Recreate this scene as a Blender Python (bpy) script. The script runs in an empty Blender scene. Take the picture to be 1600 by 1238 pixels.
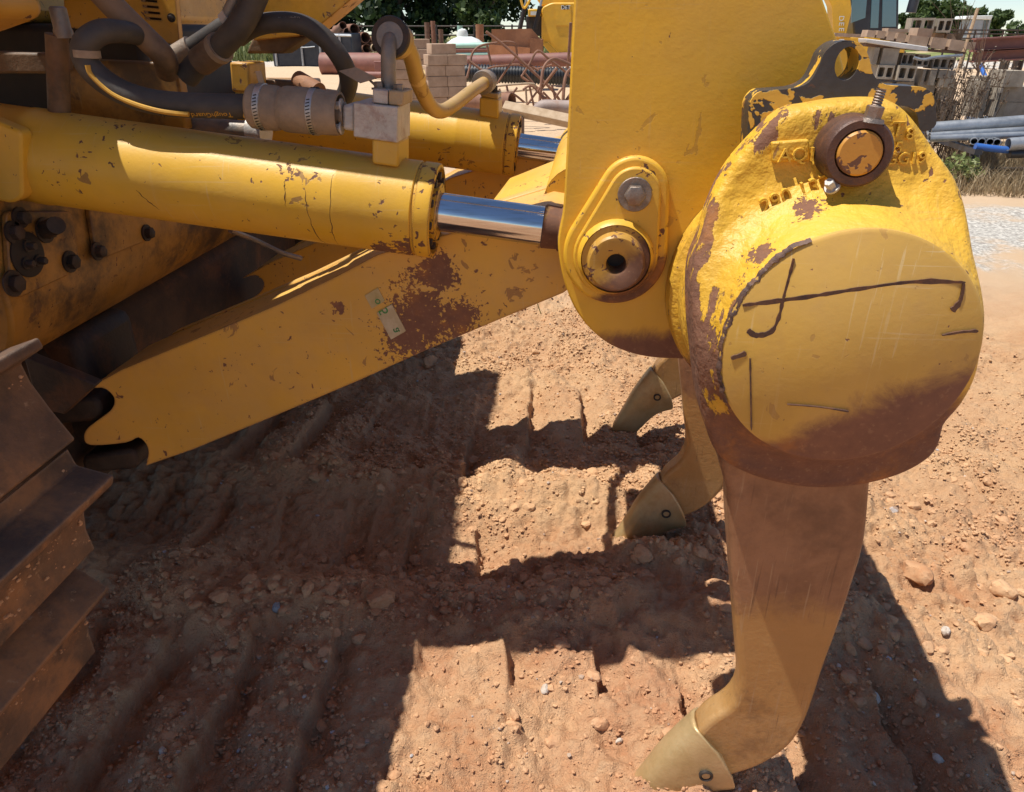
import bpy, bmesh, math, random
import numpy as np
from mathutils import Vector, Matrix
from mathutils.geometry import tessellate_polygon

# ------------------------------------------------------------------ camera
F_PX, CAM_H = 1142.0, 1.70
PITCH, YAW = math.radians(26.5), math.radians(5.5)
scene = bpy.context.scene
C = scene.collection
cam = bpy.data.cameras.new('camera'); cam_o = bpy.data.objects.new('camera', cam); C.objects.link(cam_o)
cam.sensor_fit = 'HORIZONTAL'; cam.sensor_width = 36.0; cam.lens = 36.0 * F_PX / 1600.0
cam.clip_start = 0.02; cam.clip_end = 3000
cam_o.location = (0, 0, CAM_H); cam_o.rotation_euler = (math.pi / 2 - PITCH, 0, YAW)
scene.camera = cam_o
# ------------------------------------------------------------------ sky and sun
SUN = Vector((-0.37, -0.085, 1.0)).normalized()
world = bpy.data.worlds.new('World'); scene.world = world; world.use_nodes = True
wn = world.node_tree; bg_n = wn.nodes['Background']
sky = wn.nodes.new('ShaderNodeTexSky'); sky.sky_type = 'NISHITA'; sky.sun_disc = False
sky.sun_elevation = math.asin(SUN.z); sky.sun_rotation = math.atan2(SUN.x, SUN.y)
sky.altitude = 2200; sky.air_density = 1.0; sky.dust_density = 0.15; sky.ozone_density = 2.5
wn.links.new(sky.outputs[0], bg_n.inputs[0]); bg_n.inputs[1].default_value = 0.10
sl = bpy.data.lights.new('sun', 'SUN'); sl.energy = 5.0; sl.angle = math.radians(0.53); sl.color = (1.0, 0.95, 0.87)
so = bpy.data.objects.new('sun', sl); C.objects.link(so); so.location = (-4, -1, 10)
so.rotation_euler = SUN.to_track_quat('Z', 'Y').to_euler()
vs = scene.view_settings
vs.view_transform = 'Standard'; vs.look = 'None'; vs.gamma = 1.0; vs.use_curve_mapping = False; vs.exposure = 0.36
scene.cycles.max_bounces = 8; scene.cycles.diffuse_bounces = 5; scene.cycles.glossy_bounces = 4

# ------------------------------------------------------------------ measuring helpers (metres; X along the machine, Y across it)
_r = Vector((math.cos(YAW), math.sin(YAW), 0)); _fh = Vector((-math.sin(YAW), math.cos(YAW), 0))
_F = _fh * math.cos(PITCH) - Vector((0, 0, math.sin(PITCH))); _U = _fh * math.sin(PITCH) + Vector((0, 0, math.cos(PITCH)))
def ray(x, y): return _r * ((x - 800) / F_PX) + _U * ((619 - y) / F_PX) + _F
def P(x, y, Y):
    d = ray(x, y); t = Y / d.y
    return Vector((d.x * t, Y, CAM_H + d.z * t))
def G(x, y, Z=0.0):
    d = ray(x, y); t = (Z - CAM_H) / d.z
    return Vector((d.x * t, d.y * t, Z))
def xz(pts, Y): return [(P(x, y, Y).x, P(x, y, Y).z) for x, y in pts]
def mpp(Y, y=100):      # metres per pixel at a depth
    d = ray(800, y); return (Y / d.y) / F_PX

OFF = {}
def thing(name, loc, label, cat, group=None):
    o = bpy.data.objects.new(name, None); C.objects.link(o); o.location = loc; o.empty_display_size = 0.1
    o['label'] = label; o['category'] = cat
    if group: o['group'] = group
    OFF[o.name] = Vector(loc); return o
def tag(o, label, cat, group=None):
    o['label'] = label; o['category'] = cat
    if group: o['group'] = group
    return o
def link(name, me, mat, parent=None, off=None):
    o = bpy.data.objects.new(name, me); C.objects.link(o)
    if mat is not None: me.materials.append(mat)
    if parent is not None: o.parent = parent; OFF[o.name] = OFF[parent.name]
    else: OFF[o.name] = Vector(off) if off is not None else Vector((0, 0, 0))
    return o
def obj(name, geo, mat, parent=None, bevel=0.0, seg=2, smooth=40, base=None, sub=0):
    """geo = (verts, faces) in world space -> one mesh object, origin at its thing's base"""
    v, f = geo
    off = OFF[parent.name] if parent is not None else (Vector(base) if base is not None else Vector((0, 0, 0)))
    me = bpy.data.meshes.new(name)
    me.from_pydata([tuple(Vector(p) - off) for p in v], [], f); me.update()
    bm = bmesh.new(); bm.from_mesh(me); bmesh.ops.recalc_face_normals(bm, faces=bm.faces); bm.to_mesh(me); bm.free()
    if smooth:
        for p in me.polygons: p.use_smooth = True
        me.set_sharp_from_angle(angle=math.radians(smooth))
    o = link(name, me, mat, parent)
    if parent is None: o.location = off; OFF[o.name] = off
    if bevel:
        b = o.modifiers.new('bevel', 'BEVEL'); b.width = bevel; b.segments = seg; b.limit_method = 'ANGLE'; b.angle_limit = math.radians(35); b.harden_normals = False
    if sub:
        s = o.modifiers.new('sub', 'SUBSURF'); s.levels = sub; s.render_levels = sub
    return o
def join(*gs):
    V, Fa = [], []
    for v, f in gs:
        n = len(V); V += [tuple(p) for p in v]; Fa += [tuple(i + n for i in q) for q in f]
    return V, Fa
def xf(geo, M): return [tuple(M @ Vector(p)) for p in geo[0]], geo[1]
def copy_tree(o, parent=None):
    c = o.copy(); C.objects.link(c); c.parent = parent; OFF[c.name] = OFF[o.name]
    for ch in list(o.children): copy_tree(ch, c)
    return c

# ------------------------------------------------------------------ shapes
def box(c, s, rz=0.0, rx=0.0, ry=0.0):
    M = Matrix.Translation(c) @ Matrix.Rotation(rz, 4, 'Z') @ Matrix.Rotation(ry, 4, 'Y') @ Matrix.Rotation(rx, 4, 'X')
    v = [M @ Vector((s[0] * a / 2, s[1] * b / 2, s[2] * d / 2)) for a in (-1, 1) for b in (-1, 1) for d in (-1, 1)]
    return [tuple(p) for p in v], [(0, 1, 3, 2), (4, 6, 7, 5), (0, 4, 5, 1), (2, 3, 7, 6), (0, 2, 6, 4), (1, 5, 7, 3)]
def prism(outer, y0, y1, holes=(), ax='y'):
    """outline in (x,z) extruded along y (or ax='x': outline (y,z) along x; 'z': outline (x,y) along z)"""
    loops = [list(outer)] + [list(h) for h in holes]
    flat = [p for l in loops for p in l]
    tris = tessellate_polygon([[Vector((p[0], p[1], 0)) for p in l] for l in loops])
    n = len(flat)
    def m(p, y): return {'y': (p[0], y, p[1]), 'x': (y, p[0], p[1]), 'z': (p[0], p[1], y)}[ax]
    V = [m(p, y0) for p in flat] + [m(p, y1) for p in flat]
    if len(loops) == 1: Fa = [tuple(range(n)), tuple(range(2 * n - 1, n - 1, -1))]
    else: Fa = [tuple(t) for t in tris] + [tuple(i + n for i in reversed(t)) for t in tris]
    k = 0
    for l in loops:
        m_ = len(l)
        for i in range(m_):
            a, b = k + i, k + (i + 1) % m_
            Fa.append((a, b, b + n, a + n))
        k += m_
    return V, Fa
def circ(cx, cz, r, n=32, rz=None, a0=0.0): return [(cx + r * math.cos(a0 + 2 * math.pi * i / n), cz + (rz or r) * math.sin(a0 + 2 * math.pi * i / n)) for i in range(n)]
def catmull(pts, res=6, closed=False):
    pts = [Vector(p) for p in pts]; n = len(pts); out = []
    rng = range(n) if closed else range(n - 1)
    for i in rng:
        if closed: p0, p1, p2, p3 = pts[i - 1], pts[i], pts[(i + 1) % n], pts[(i + 2) % n]
        else: p0, p1, p2, p3 = pts[max(i - 1, 0)], pts[i], pts[i + 1], pts[min(i + 2, n - 1)]
        for k in range(res):
            t = k / res
            out.append(0.5 * ((2 * p1) + (p2 - p0) * t + (2 * p0 - 5 * p1 + 4 * p2 - p3) * t * t + (3 * p1 - p0 - 3 * p2 + p3) * t ** 3))
    if not closed: out.append(pts[-1])
    return out
def smooth2(pts, res=5):
    return [(p.x, p.y) for p in catmull([(a, b, 0) for a, b in pts], res, True)]
def rounded(pts, r, seg=4):
    """polygon with its corners rounded; r a number or one per corner"""
    out = []; n = len(pts)
    for i, p in enumerate(pts):
        rr = r[i] if isinstance(r, (list, tuple)) else r
        p = Vector(p); a = Vector(pts[i - 1]) - p; b = Vector(pts[(i + 1) % n]) - p
        d = min(rr, a.length * 0.45, b.length * 0.45)
        if d < 1e-5: out.append((p.x, p.y)); continue
        s, e = p + a.normalized() * d, p + b.normalized() * d
        for k in range(seg + 1):
            t = k / seg; q = s * (1 - t) ** 2 + p * 2 * t * (1 - t) + e * t * t
            out.append((q.x, q.y))
    return out
def tube(path, r, n=14, res=6, cap=True, smooth=True):
    pts = catmull(path, res) if smooth and len(path) > 2 else [Vector(p) for p in path]
    m = len(pts); V, Fa = [], []
    if isinstance(r, (list, tuple)):
        k = len(r) - 1; rr = []
        for i in range(m):
            t = i / (m - 1) * k; a = min(int(t), k - 1); rr.append(r[a] + (r[a + 1] - r[a]) * (t - a))
    else: rr = [r] * m
    T = [(pts[min(i + 1, m - 1)] - pts[max(i - 1, 0)]).normalized() for i in range(m)]
    up = Vector((0, 0, 1)) if abs(T[0].z) < 0.9 else Vector((1, 0, 0))
    u = T[0].cross(up).normalized()
    for i in range(m):
        if i: u = (u - T[i] * u.dot(T[i])).normalized()
        w = T[i].cross(u)
        for k in range(n):
            a = 2 * math.pi * k / n
            V.append(tuple(pts[i] + (u * math.cos(a) + w * math.sin(a)) * rr[i]))
    for i in range(m - 1):
        for k in range(n):
            Fa.append((i * n + k, i * n + (k + 1) % n, (i + 1) * n + (k + 1) % n, (i + 1) * n + k))
    if cap: Fa += [tuple(range(n)), tuple(range(m * n - 1, (m - 1) * n - 1, -1))]
    return V, Fa
def lathe(prof, o, axis, n=40, cap=True):
    """prof: [(radius, distance along axis)]"""
    ax = Vector(axis).normalized(); o = Vector(o)
    up = Vector((0, 0, 1)) if abs(ax.z) < 0.9 else Vector((1, 0, 0))
    u = ax.cross(up).normalized(); w = ax.cross(u); V, Fa = [], []
    for r, s in prof:
        for k in range(n):
            a = 2 * math.pi * k / n
            V.append(tuple(o + ax * s + (u * math.cos(a) + w * math.sin(a)) * max(r, 1e-4)))
    m = len(prof)
    for i in range(m - 1):
        for k in range(n): Fa.append((i * n + k, i * n + (k + 1) % n, (i + 1) * n + (k + 1) % n, (i + 1) * n + k))
    if cap: Fa += [tuple(range(n)), tuple(range(m * n - 1, (m - 1) * n - 1, -1))]
    return V, Fa
def hexbolt(c, axis, r, h, washer=1.5):
    return join(lathe([(r * washer, 0), (r * washer, h * 0.25)], c, axis, 20), lathe([(r, h * 0.2), (r, h), (r * 0.85, h * 1.08)], c, axis, 6))
_dg = None
def text_geo(s, size, depth, M):
    """lettering as real raised geometry (built-in font)"""
    cu = bpy.data.curves.new('t', 'FONT'); cu.body = s; cu.size = size; cu.extrude = depth; cu.align_x = 'CENTER'; cu.align_y = 'CENTER'; cu.resolution_u = 3
    o = bpy.data.objects.new('t', cu); C.objects.link(o)
    dg = bpy.context.evaluated_depsgraph_get(); me = bpy.data.meshes.new_from_object(o.evaluated_get(dg))
    v = [tuple(M @ p.co) for p in me.vertices]; f = [tuple(p.vertices) for p in me.polygons]
    bpy.data.objects.remove(o); bpy.data.curves.remove(cu); bpy.data.meshes.remove(me)
    return v, f
def facing(loc, right, up):
    """matrix that lays text at loc with the given right and up directions"""
    r = Vector(right).normalized(); u = Vector(up); u = (u - r * u.dot(r)).normalized(); n = r.cross(u)
    M = Matrix((r, u, n)).transposed().to_4x4(); M.translation = Vector(loc); return M

# ------------------------------------------------------------------ noise for terrain
def _hash(ix, iy, seed):
    h = (ix.astype(np.int64) * 374761393 + iy.astype(np.int64) * 668265263 + seed * 974711) & 0xffffffff
    h = ((h ^ (h >> 13)) * 1274126177) & 0xffffffff
    return ((h ^ (h >> 16)) & 0xffff) / 65535.0
def vnoise(x, y, seed=0):
    ix, iy = np.floor(x), np.floor(y); fx, fy = x - ix, y - iy
    fx = fx * fx * fx * (fx * (fx * 6 - 15) + 10); fy = fy * fy * fy * (fy * (fy * 6 - 15) + 10)
    a, b, c, d = _hash(ix, iy, seed), _hash(ix + 1, iy, seed), _hash(ix, iy + 1, seed), _hash(ix + 1, iy + 1, seed)
    return (a * (1 - fx) + b * fx) * (1 - fy) + (c * (1 - fx) + d * fx) * fy - 0.5
def sstep(a, b, x):
    t = np.clip((x - a) / (b - a), 0, 1); return t * t * (3 - 2 * t)

# ------------------------------------------------------------------ materials
class NT:
    def __init__(s, name):
        s.m = bpy.data.materials.new(name); s.m.use_nodes = True; s.t = s.m.node_tree
        s.b = s.t.nodes['Principled BSDF']; s.pos = s.n('ShaderNodeNewGeometry')
        s.tc = s.n('ShaderNodeTexCoord')
    def n(s, ty, **kw):
        k = s.t.nodes.new(ty)
        for a, v in kw.items(): setattr(k, a, v)
        return k
    def put(s, sock, v):
        if isinstance(v, bpy.types.NodeSocket): s.t.links.new(v, sock)
        elif isinstance(v, (tuple, list)) and len(v) == 3 and sock.type == 'RGBA': sock.default_value = (*v, 1)
        else: sock.default_value = v
    def math(s, op, a, b=0.0, clamp=False):
        k = s.n('ShaderNodeMath', operation=op, use_clamp=clamp); s.put(k.inputs[0], a); s.put(k.inputs[1], b); return k.outputs[0]
    def mix(s, f, a, b, mode='MIX'):
        k = s.n('ShaderNodeMix', data_type='RGBA', blend_type=mode); s.put(k.inputs['Factor'], f); s.put(k.inputs[6], a); s.put(k.inputs[7], b); return k.outputs[2]
    def noise(s, sc, det=4, rough=0.6, vec=None, dist=0.0):
        k = s.n('ShaderNodeTexNoise'); k.inputs['Scale'].default_value = sc; k.inputs['Detail'].default_value = det; k.inputs['Roughness'].default_value = rough
        k.inputs['Distortion'].default_value = dist; s.put(k.inputs['Vector'], vec if vec is not None else s.pos.outputs['Position']); return k.outputs['Fac']
    def scaled(s, sc, rot=(0, 0, 0)):
        k = s.n('ShaderNodeMapping'); k.inputs['Scale'].default_value = sc; k.inputs['Rotation'].default_value = rot
        s.put(k.inputs['Vector'], s.pos.outputs['Position']); return k.outputs[0]
    def step(s, v, lo, hi, a=0.0, b=1.0):
        k = s.n('ShaderNodeMapRange', interpolation_type='SMOOTHSTEP'); s.put(k.inputs[0], v)
        for i, q in enumerate((lo, hi, a, b)): s.put(k.inputs[i + 1], q)
        return k.outputs[0]
    def dot(s, vec):
        k = s.n('ShaderNodeVectorMath', operation='DOT_PRODUCT'); s.put(k.inputs[0], s.pos.outputs['Position']); k.inputs[1].default_value = vec; return k.outputs['Value']
    def dist(s, p):
        k = s.n('ShaderNodeVectorMath', operation='DISTANCE'); s.put(k.inputs[0], s.pos.outputs['Position']); k.inputs[1].default_value = p; return k.outputs['Value']
    def upness(s):
        k = s.n('ShaderNodeSeparateXYZ'); s.put(k.inputs[0], s.pos.outputs['Normal']); return k.outputs['Z']
    def bump(s, h, strength=0.3, d=0.01):
        k = s.n('ShaderNodeBump'); k.inputs['Strength'].default_value = strength; k.inputs['Distance'].default_value = d; s.put(k.inputs['Height'], h)
        s.put(s.b.inputs['Normal'], k.outputs[0])
    def edge(s, r):
        k = s.n('ShaderNodeBevel', samples=2); k.inputs['Radius'].default_value = r
        v = s.n('ShaderNodeVectorMath', operation='DOT_PRODUCT'); s.put(v.inputs[0], k.outputs[0]); s.put(v.inputs[1], s.pos.outputs['Normal'])
        return s.math('SUBTRACT', 1.0, v.outputs['Value'])
    def out(s, col, rough=0.6, metal=0.0, spec=0.5):
        s.put(s.b.inputs['Base Color'], col); s.put(s.b.inputs['Roughness'], rough); s.put(s.b.inputs['Metallic'], metal); s.put(s.b.inputs['Specular IOR Level'], spec); return s.m

YEL = (0.72, 0.41, 0.026)
RUST = (0.10, 0.045, 0.025)
def paint(name, base=YEL, bstr=0.35, rb=1.25, chip=0.66, cluster=0.5, rust=(), spots=(), edge=0.0, dust=0.25, rough=0.42, scratch=0.5, grime_shade=0.0, lump=0.0, attr=None):
    """weathered machine paint: fade, dust, chips down to brown steel, scratches; rust = worn zones (dir, threshold, softness), spots = (centre, radius)"""
    s = NT(name)
    fade = s.noise(2.3, 5)
    c = s.mix(s.step(fade, 0.3, 0.7), tuple(x * 0.86 for x in base), tuple(min(1, x * 1.06) for x in base))
    c = s.mix(s.step(s.noise(9, 4, 0.7), 0.45, 0.75, 0, 0.35), c, (base[0] * 0.75, base[1] * 0.72, base[2] * 1.3))
    # dust
    d = s.math('MULTIPLY', s.step(s.noise(5, 4, 0.7), 0.3, 0.75), dust)
    d = s.math('ADD', d, s.math('MULTIPLY', s.step(s.upness(), 0.5, 1.0), dust * 0.7), clamp=True)
    c = s.mix(d, c, (0.50, 0.33, 0.17))
    # fine pale scratches in two directions
    if scratch:
        for rot, sc in (((0.2, 0.5, 0.3), (4, 4, 160)), ((0.7, -0.9, 0.2), (150, 6, 6))):
            f = s.noise(1.0, 3, 0.6, s.scaled(sc, rot))
            f = s.math('MULTIPLY', s.step(f, 0.63, 0.68), s.step(s.noise(3.1, 3), 0.42, 0.6, 0, 0.45 * scratch))
            c = s.mix(f, c, (0.62, 0.45, 0.2))
    # chips
    n1 = s.noise(55, 3, 0.55, None, 0.6); cl = s.noise(4.5, 4, 0.65)
    thr = s.math('SUBTRACT', chip + 0.028, s.math('MULTIPLY', s.step(cl, 0.42, 0.72), 0.2 * cluster))
    ch = s.step(s.math('SUBTRACT', n1, thr), 0.0, 0.025)
    n3 = s.noise(14, 4, 0.6, None, 1.2)
    ch = s.math('MAXIMUM', ch, s.math('MULTIPLY', s.step(s.math('ADD', n3, s.math('MULTIPLY', cl, 0.25)), 0.79, 0.803), cluster * 1.2), clamp=True)
    wob = s.math('SUBTRACT', s.noise(11, 7, 0.72, None, 0.4), 0.5)
    spk = s.math('SUBTRACT', s.noise(85, 3, 0.7), 0.5) if spots else None
    zone = None
    for dr, th, soft in rust:
        v = s.math('ADD', s.dot(dr), s.math('MULTIPLY', wob, soft * 2.2)); z = s.step(v, th - soft * 0.5, th + soft * 0.5)
        zone = z if zone is None else s.math('MAXIMUM', zone, z)
    for ctr, rad in spots:
        v = s.math('ADD', s.dist(ctr), s.math('ADD', s.math('MULTIPLY', wob, rad * 3.0), s.math('MULTIPLY', spk, rad * 3.4))); z = s.step(v, rad * 0.98, rad * 0.90)
        zone = z if zone is None else s.math('MAXIMUM', zone, z)
    if attr:
        k_ = s.n('ShaderNodeAttribute', attribute_name=attr); st_ = s.math('SUBTRACT', s.noise(1.0, 6, 0.7, s.scaled((22, 22, 7))), 0.5)
        z = s.step(s.math('ADD', k_.outputs['Fac'], s.math('ADD', s.math('MULTIPLY', wob, 1.1), s.math('MULTIPLY', st_, 2.4))), 0.54, 0.61)
        zone = z if zone is None else s.math('MAXIMUM', zone, z)
    if edge:
        e = s.step(s.math('ADD', s.edge(edge), s.math('MULTIPLY', wob, 0.5)), 0.10, 0.2)
        ch = s.math('MAXIMUM', ch, e)
    rc = s.mix(s.noise(30, 6, 0.7), tuple(v * rb for v in (0.065, 0.03, 0.022)), tuple(v * rb for v in (0.17, 0.078, 0.04)))
    m = ch
    if zone is not None:
        m = s.math('MAXIMUM', ch, zone)
        rc = s.mix(s.step(s.noise(6, 5, 0.7), 0.5, 0.72), rc, tuple(v * (0.75 + 0.25 * rb) for v in (0.30, 0.12, 0.032)))
        rc = s.mix(s.step(s.noise(120, 2), 0.6, 0.7, 0, 0.35), rc, (0.32, 0.19, 0.10))
    c = s.mix(m, c, rc)
    if grime_shade: c = s.mix(s.step(s.noise(3.5, 6, 0.75), 0.4, 0.65, 0, grime_shade), c, (0.055, 0.035, 0.022))
    h = s.math('ADD', s.math('MULTIPLY', m, -0.5), s.math('MULTIPLY', s.noise(90, 2, 0.65), 0.25))
    if lump: h = s.math('ADD', h, s.math('MULTIPLY', s.noise(38, 4, 0.55), lump))
    s.bump(h, bstr, 0.004)
    return s.out(c, s.math('ADD', s.math('MULTIPLY', m, 0.35), s.math('ADD', rough - 0.1, s.math('MULTIPLY', fade, 0.25))), 0.0, 0.45)
def steel(name, lo, hi, rough=0.6, metal=0.0, rustc=(0.24, 0.095, 0.03), rusta=0.4, sc=8, bump=0.3, stretch=None, dust=0.0, extra=None):
    s = NT(name); vec = s.scaled(stretch) if stretch else None
    c = s.mix(s.step(s.noise(sc, 6, 0.7, vec), 0.3, 0.7), lo, hi)
    r = s.step(s.noise(sc * 0.6, 6, 0.75, None, 0.5), 0.5, 0.68, 0, rusta); c = s.mix(r, c, rustc)
    if dust: c = s.mix(s.math('MULTIPLY', s.step(s.noise(sc * 0.5, 5, 0.7), 0.35, 0.65), dust), c, (0.46, 0.29, 0.16))
    if extra: c = extra(s, c)
    h = s.math('ADD', s.noise(sc * 12, 5, 0.7), s.math('MULTIPLY', s.noise(sc * 3, 4), 0.6)); s.bump(h, bump, 0.004)
    return s.out(c, s.math('ADD', rough - 0.1, s.math('MULTIPLY', s.noise(sc * 2, 4), 0.25)), metal)
def plain(name, lo, hi=None, rough=0.6, metal=0.0, sc=12, bump=0.15, spec=0.5):
    s = NT(name); c = s.mix(s.step(s.noise(sc, 5, 0.65), 0.3, 0.7), lo, hi or tuple(x * 0.75 for x in lo))
    s.bump(s.noise(sc * 9, 4, 0.7), bump, 0.004); return s.out(c, rough, metal, spec)

# ------------------------------------------------------------------ machine materials
pin_c = P(960, 396, 1.44); beam_c = P(1326, 540, 1.12) - Vector((0, 0, 0.0125))
m_plate = paint('plate_paint', rb=1.6, chip=0.72, cluster=0.25, dust=0.16, rust=[((0.12, 0, -1.0), -1.118, 0.04)], scratch=0.4)
m_frame = paint('frame_paint', chip=0.68, cluster=0.5, dust=0.2, edge=0.006)
m_arm = paint('arm_paint', rb=1.6, base=(0.72, 0.40, 0.05), chip=0.675, cluster=0.5, dust=0.3, edge=0.01, spots=[(P(650, 490, 1.66), 0.085), (P(680, 430, 1.66), 0.05), (P(715, 500, 1.66), 0.05), (P(640, 530, 1.66), 0.06), (P(530, 480, 1.66), 0.016)], scratch=0.7)
m_barrel = paint('barrel_paint', chip=0.69, cluster=0.55, dust=0.2, spots=[(P(449, 262, 1.52), 0.022), (P(455, 237, 1.53), 0.02), (P(640, 262, 1.53), 0.02), (P(648, 395, 1.55), 0.045), (P(600, 395, 1.56), 0.03)], scratch=0.8)
m_cast = paint('casting_paint', chip=0.70, cluster=0.6, dust=0.14, rb=1.55, lump=2.6, scratch=0.3, attr='wear', grime_shade=0.15, bstr=0.65, rough=0.5,
               rust=[((0.1, 0, -1), -1.072, 0.05)], spots=[(P(1190, 400, 1.16), 0.02), (P(1265, 318, 1.2), 0.022)])
def _sheen(s, c): return c
m_disc = paint('disc_paint', base=(0.56, 0.335, 0.06), rb=1.7, chip=0.70, cluster=0.25, dust=0.2, rust=[((0.46, 0, -0.89), -0.808, 0.05)], scratch=1.6, rough=0.38)
m_pear = paint('boss_paint', chip=0.64, cluster=0.6, dust=0.15, edge=0.006, rust=[((0.55, 0, -0.83), -0.998, 0.03)])
m_wornpin = steel('worn_pin', (0.09, 0.05, 0.035), (0.20, 0.10, 0.05), 0.5, 0.2, rusta=0.6, sc=14)
m_ring = steel('ring_steel', (0.055, 0.032, 0.028), (0.12, 0.055, 0.035), 0.5, 0.25, rusta=0.35, sc=16)
m_pinface = paint('pin_face_paint', base=(0.52, 0.24, 0.03), chip=0.60, cluster=0.9, dust=0.1, scratch=0.0, rust=[((0, 0, -1), -1.478, 0.03)])
m_bolt = steel('bolt_steel', (0.16, 0.13, 0.11), (0.30, 0.25, 0.21), 0.42, 0.6, rusta=0.35, sc=30)
m_zinc = steel('zinc_steel', (0.44, 0.42, 0.38), (0.60, 0.57, 0.52), 0.5, 0.3, rustc=(0.22, 0.07, 0.04), rusta=0.45, sc=22, dust=0.15)
m_darksteel = steel('dark_steel', (0.022, 0.018, 0.016), (0.06, 0.045, 0.036), 0.6, 0.2, rusta=0.3, sc=9)
def keeper_mat():
    s = NT('keeper_paint')
    k = s.mix(s.noise(14, 5, 0.7), (0.02, 0.019, 0.02), (0.075, 0.066, 0.06))
    y = s.mix(s.noise(10, 4), (0.66, 0.36, 0.03), (0.75, 0.45, 0.07))
    f = s.step(s.noise(15, 4, 0.55, None, 0.6), 0.545, 0.56)
    c = s.mix(f, k, y)
    c = s.mix(s.step(s.noise(19, 5, 0.7), 0.6, 0.66, 0, 0.8), c, (0.17, 0.07, 0.03))
    s.bump(s.math('ADD', f, s.math('MULTIPLY', s.noise(50, 4), 0.6)), 0.5, 0.003)
    return s.out(c, s.math('ADD', 0.3, s.math('MULTIPLY', s.noise(25, 4), 0.3)), 0.0)
m_keeper = keeper_mat()
def chrome_mat():
    s = NT('chrome_rod'); c = s.mix(s.step(s.noise(1.0, 4, 0.6, s.scaled((8, 120, 120))), 0.45, 0.7), (0.62, 0.62, 0.63), (0.5, 0.48, 0.46))
    return s.out(c, s.math('ADD', 0.07, s.math('MULTIPLY', s.noise(40, 5, 0.7), 0.07)), 1.0)
m_chrome = chrome_mat()
def shank_mat():
    s = NT('shank_steel')
    z = s.n('ShaderNodeSeparateXYZ'); s.put(z.inputs[0], s.pos.outputs['Position'])
    st = s.noise(7, 6, 0.7, None, 0.3)
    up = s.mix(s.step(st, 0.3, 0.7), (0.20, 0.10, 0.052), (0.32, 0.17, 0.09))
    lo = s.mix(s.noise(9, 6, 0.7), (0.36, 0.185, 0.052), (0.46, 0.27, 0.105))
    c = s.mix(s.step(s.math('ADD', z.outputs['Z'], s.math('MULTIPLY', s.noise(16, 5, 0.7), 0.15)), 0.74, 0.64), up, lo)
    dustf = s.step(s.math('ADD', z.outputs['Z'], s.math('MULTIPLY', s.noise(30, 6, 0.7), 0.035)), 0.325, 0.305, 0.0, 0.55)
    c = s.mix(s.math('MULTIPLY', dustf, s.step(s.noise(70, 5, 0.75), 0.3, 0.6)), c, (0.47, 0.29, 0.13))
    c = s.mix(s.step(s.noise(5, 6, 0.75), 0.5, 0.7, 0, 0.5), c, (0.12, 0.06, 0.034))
    for sc_, lo_, col_ in (((150, 150, 5), 0.60, (0.42, 0.29, 0.17)), ((110, 110, 4), 0.62, (0.10, 0.05, 0.03)), ((18, 18, 120), 0.64, (0.38, 0.24, 0.13))):
        c = s.mix(s.math('MULTIPLY', s.step(s.noise(1.0, 3, 0.6, s.scaled(sc_, (0, 0.12, 0))), lo_, lo_ + 0.07), s.step(s.noise(6, 3), 0.4, 0.6, 0, 0.5)), c, col_)
    s.bump(s.math('ADD', s.noise(110, 5, 0.75), s.math('MULTIPLY', s.noise(34, 4, 0.6), 1.2)), 0.4, 0.004)
    return s.out(c, s.math('ADD', 0.3, s.math('MULTIPLY', s.noise(20, 5), 0.32)), 0.25)
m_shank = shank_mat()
m_tooth = steel('tooth_steel', (0.38, 0.265, 0.115), (0.56, 0.42, 0.22), 0.36, 0.35, rustc=(0.38, 0.20, 0.05), rusta=0.6, sc=4, dust=0.35, bump=0.4)

# ------------------------------------------------------------------ ripper
ripper = thing('ripper', (0.3, 1.9, 0), 'yellow hydraulic ripper frame with round beam end and two lift cylinders behind the bulldozer', 'ripper')
RI = ripper
# upright side plates (clevis pairs)
low = xz([(885, 240), (880, 325), (872, 372), (874, 405), (882, 442), (898, 482), (922, 514), (955, 540), (1000, 556), (1050, 561), (1110, 557), (1170, 520)], 1.44)
tl, tr = P(897, 0, 1.44), P(1286, 0, 1.44)
outl = smooth2(low, 4)[:-4] + xz([(1300, 420), (1352, 250), (1308, 62)], 1.44) + [(tr.x, tr.z), (tr.x - 0.15, 1.99), (tl.x + 0.05, 2.02), (tl.x, 1.98), (tl.x, tl.z)]
# keep only a clean simple outline: lobe points in order, then right edge upward
lobe = [(p.x, p.y) for p in catmull([(a, b, 0) for a, b in low], 4)]
outl = lobe + xz([(1300, 420), (1352, 250), (1308, 62)], 1.44) + [(tr.x, tr.z), (tr.x - 0.15, 1.99), (tl.x + 0.05, 2.02), (tl.x, 1.98), (tl.x, tl.z)]
plate_geo = prism(outl, 1.44, 1.49)
pl = obj('upright_plate', plate_geo, m_plate, RI, bevel=0.004)
for y in (0.3, 1.08, 1.38):
    c = pl.copy(); C.objects.link(c); c.location.y += y; OFF[c.name] = OFF[pl.name]
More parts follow.
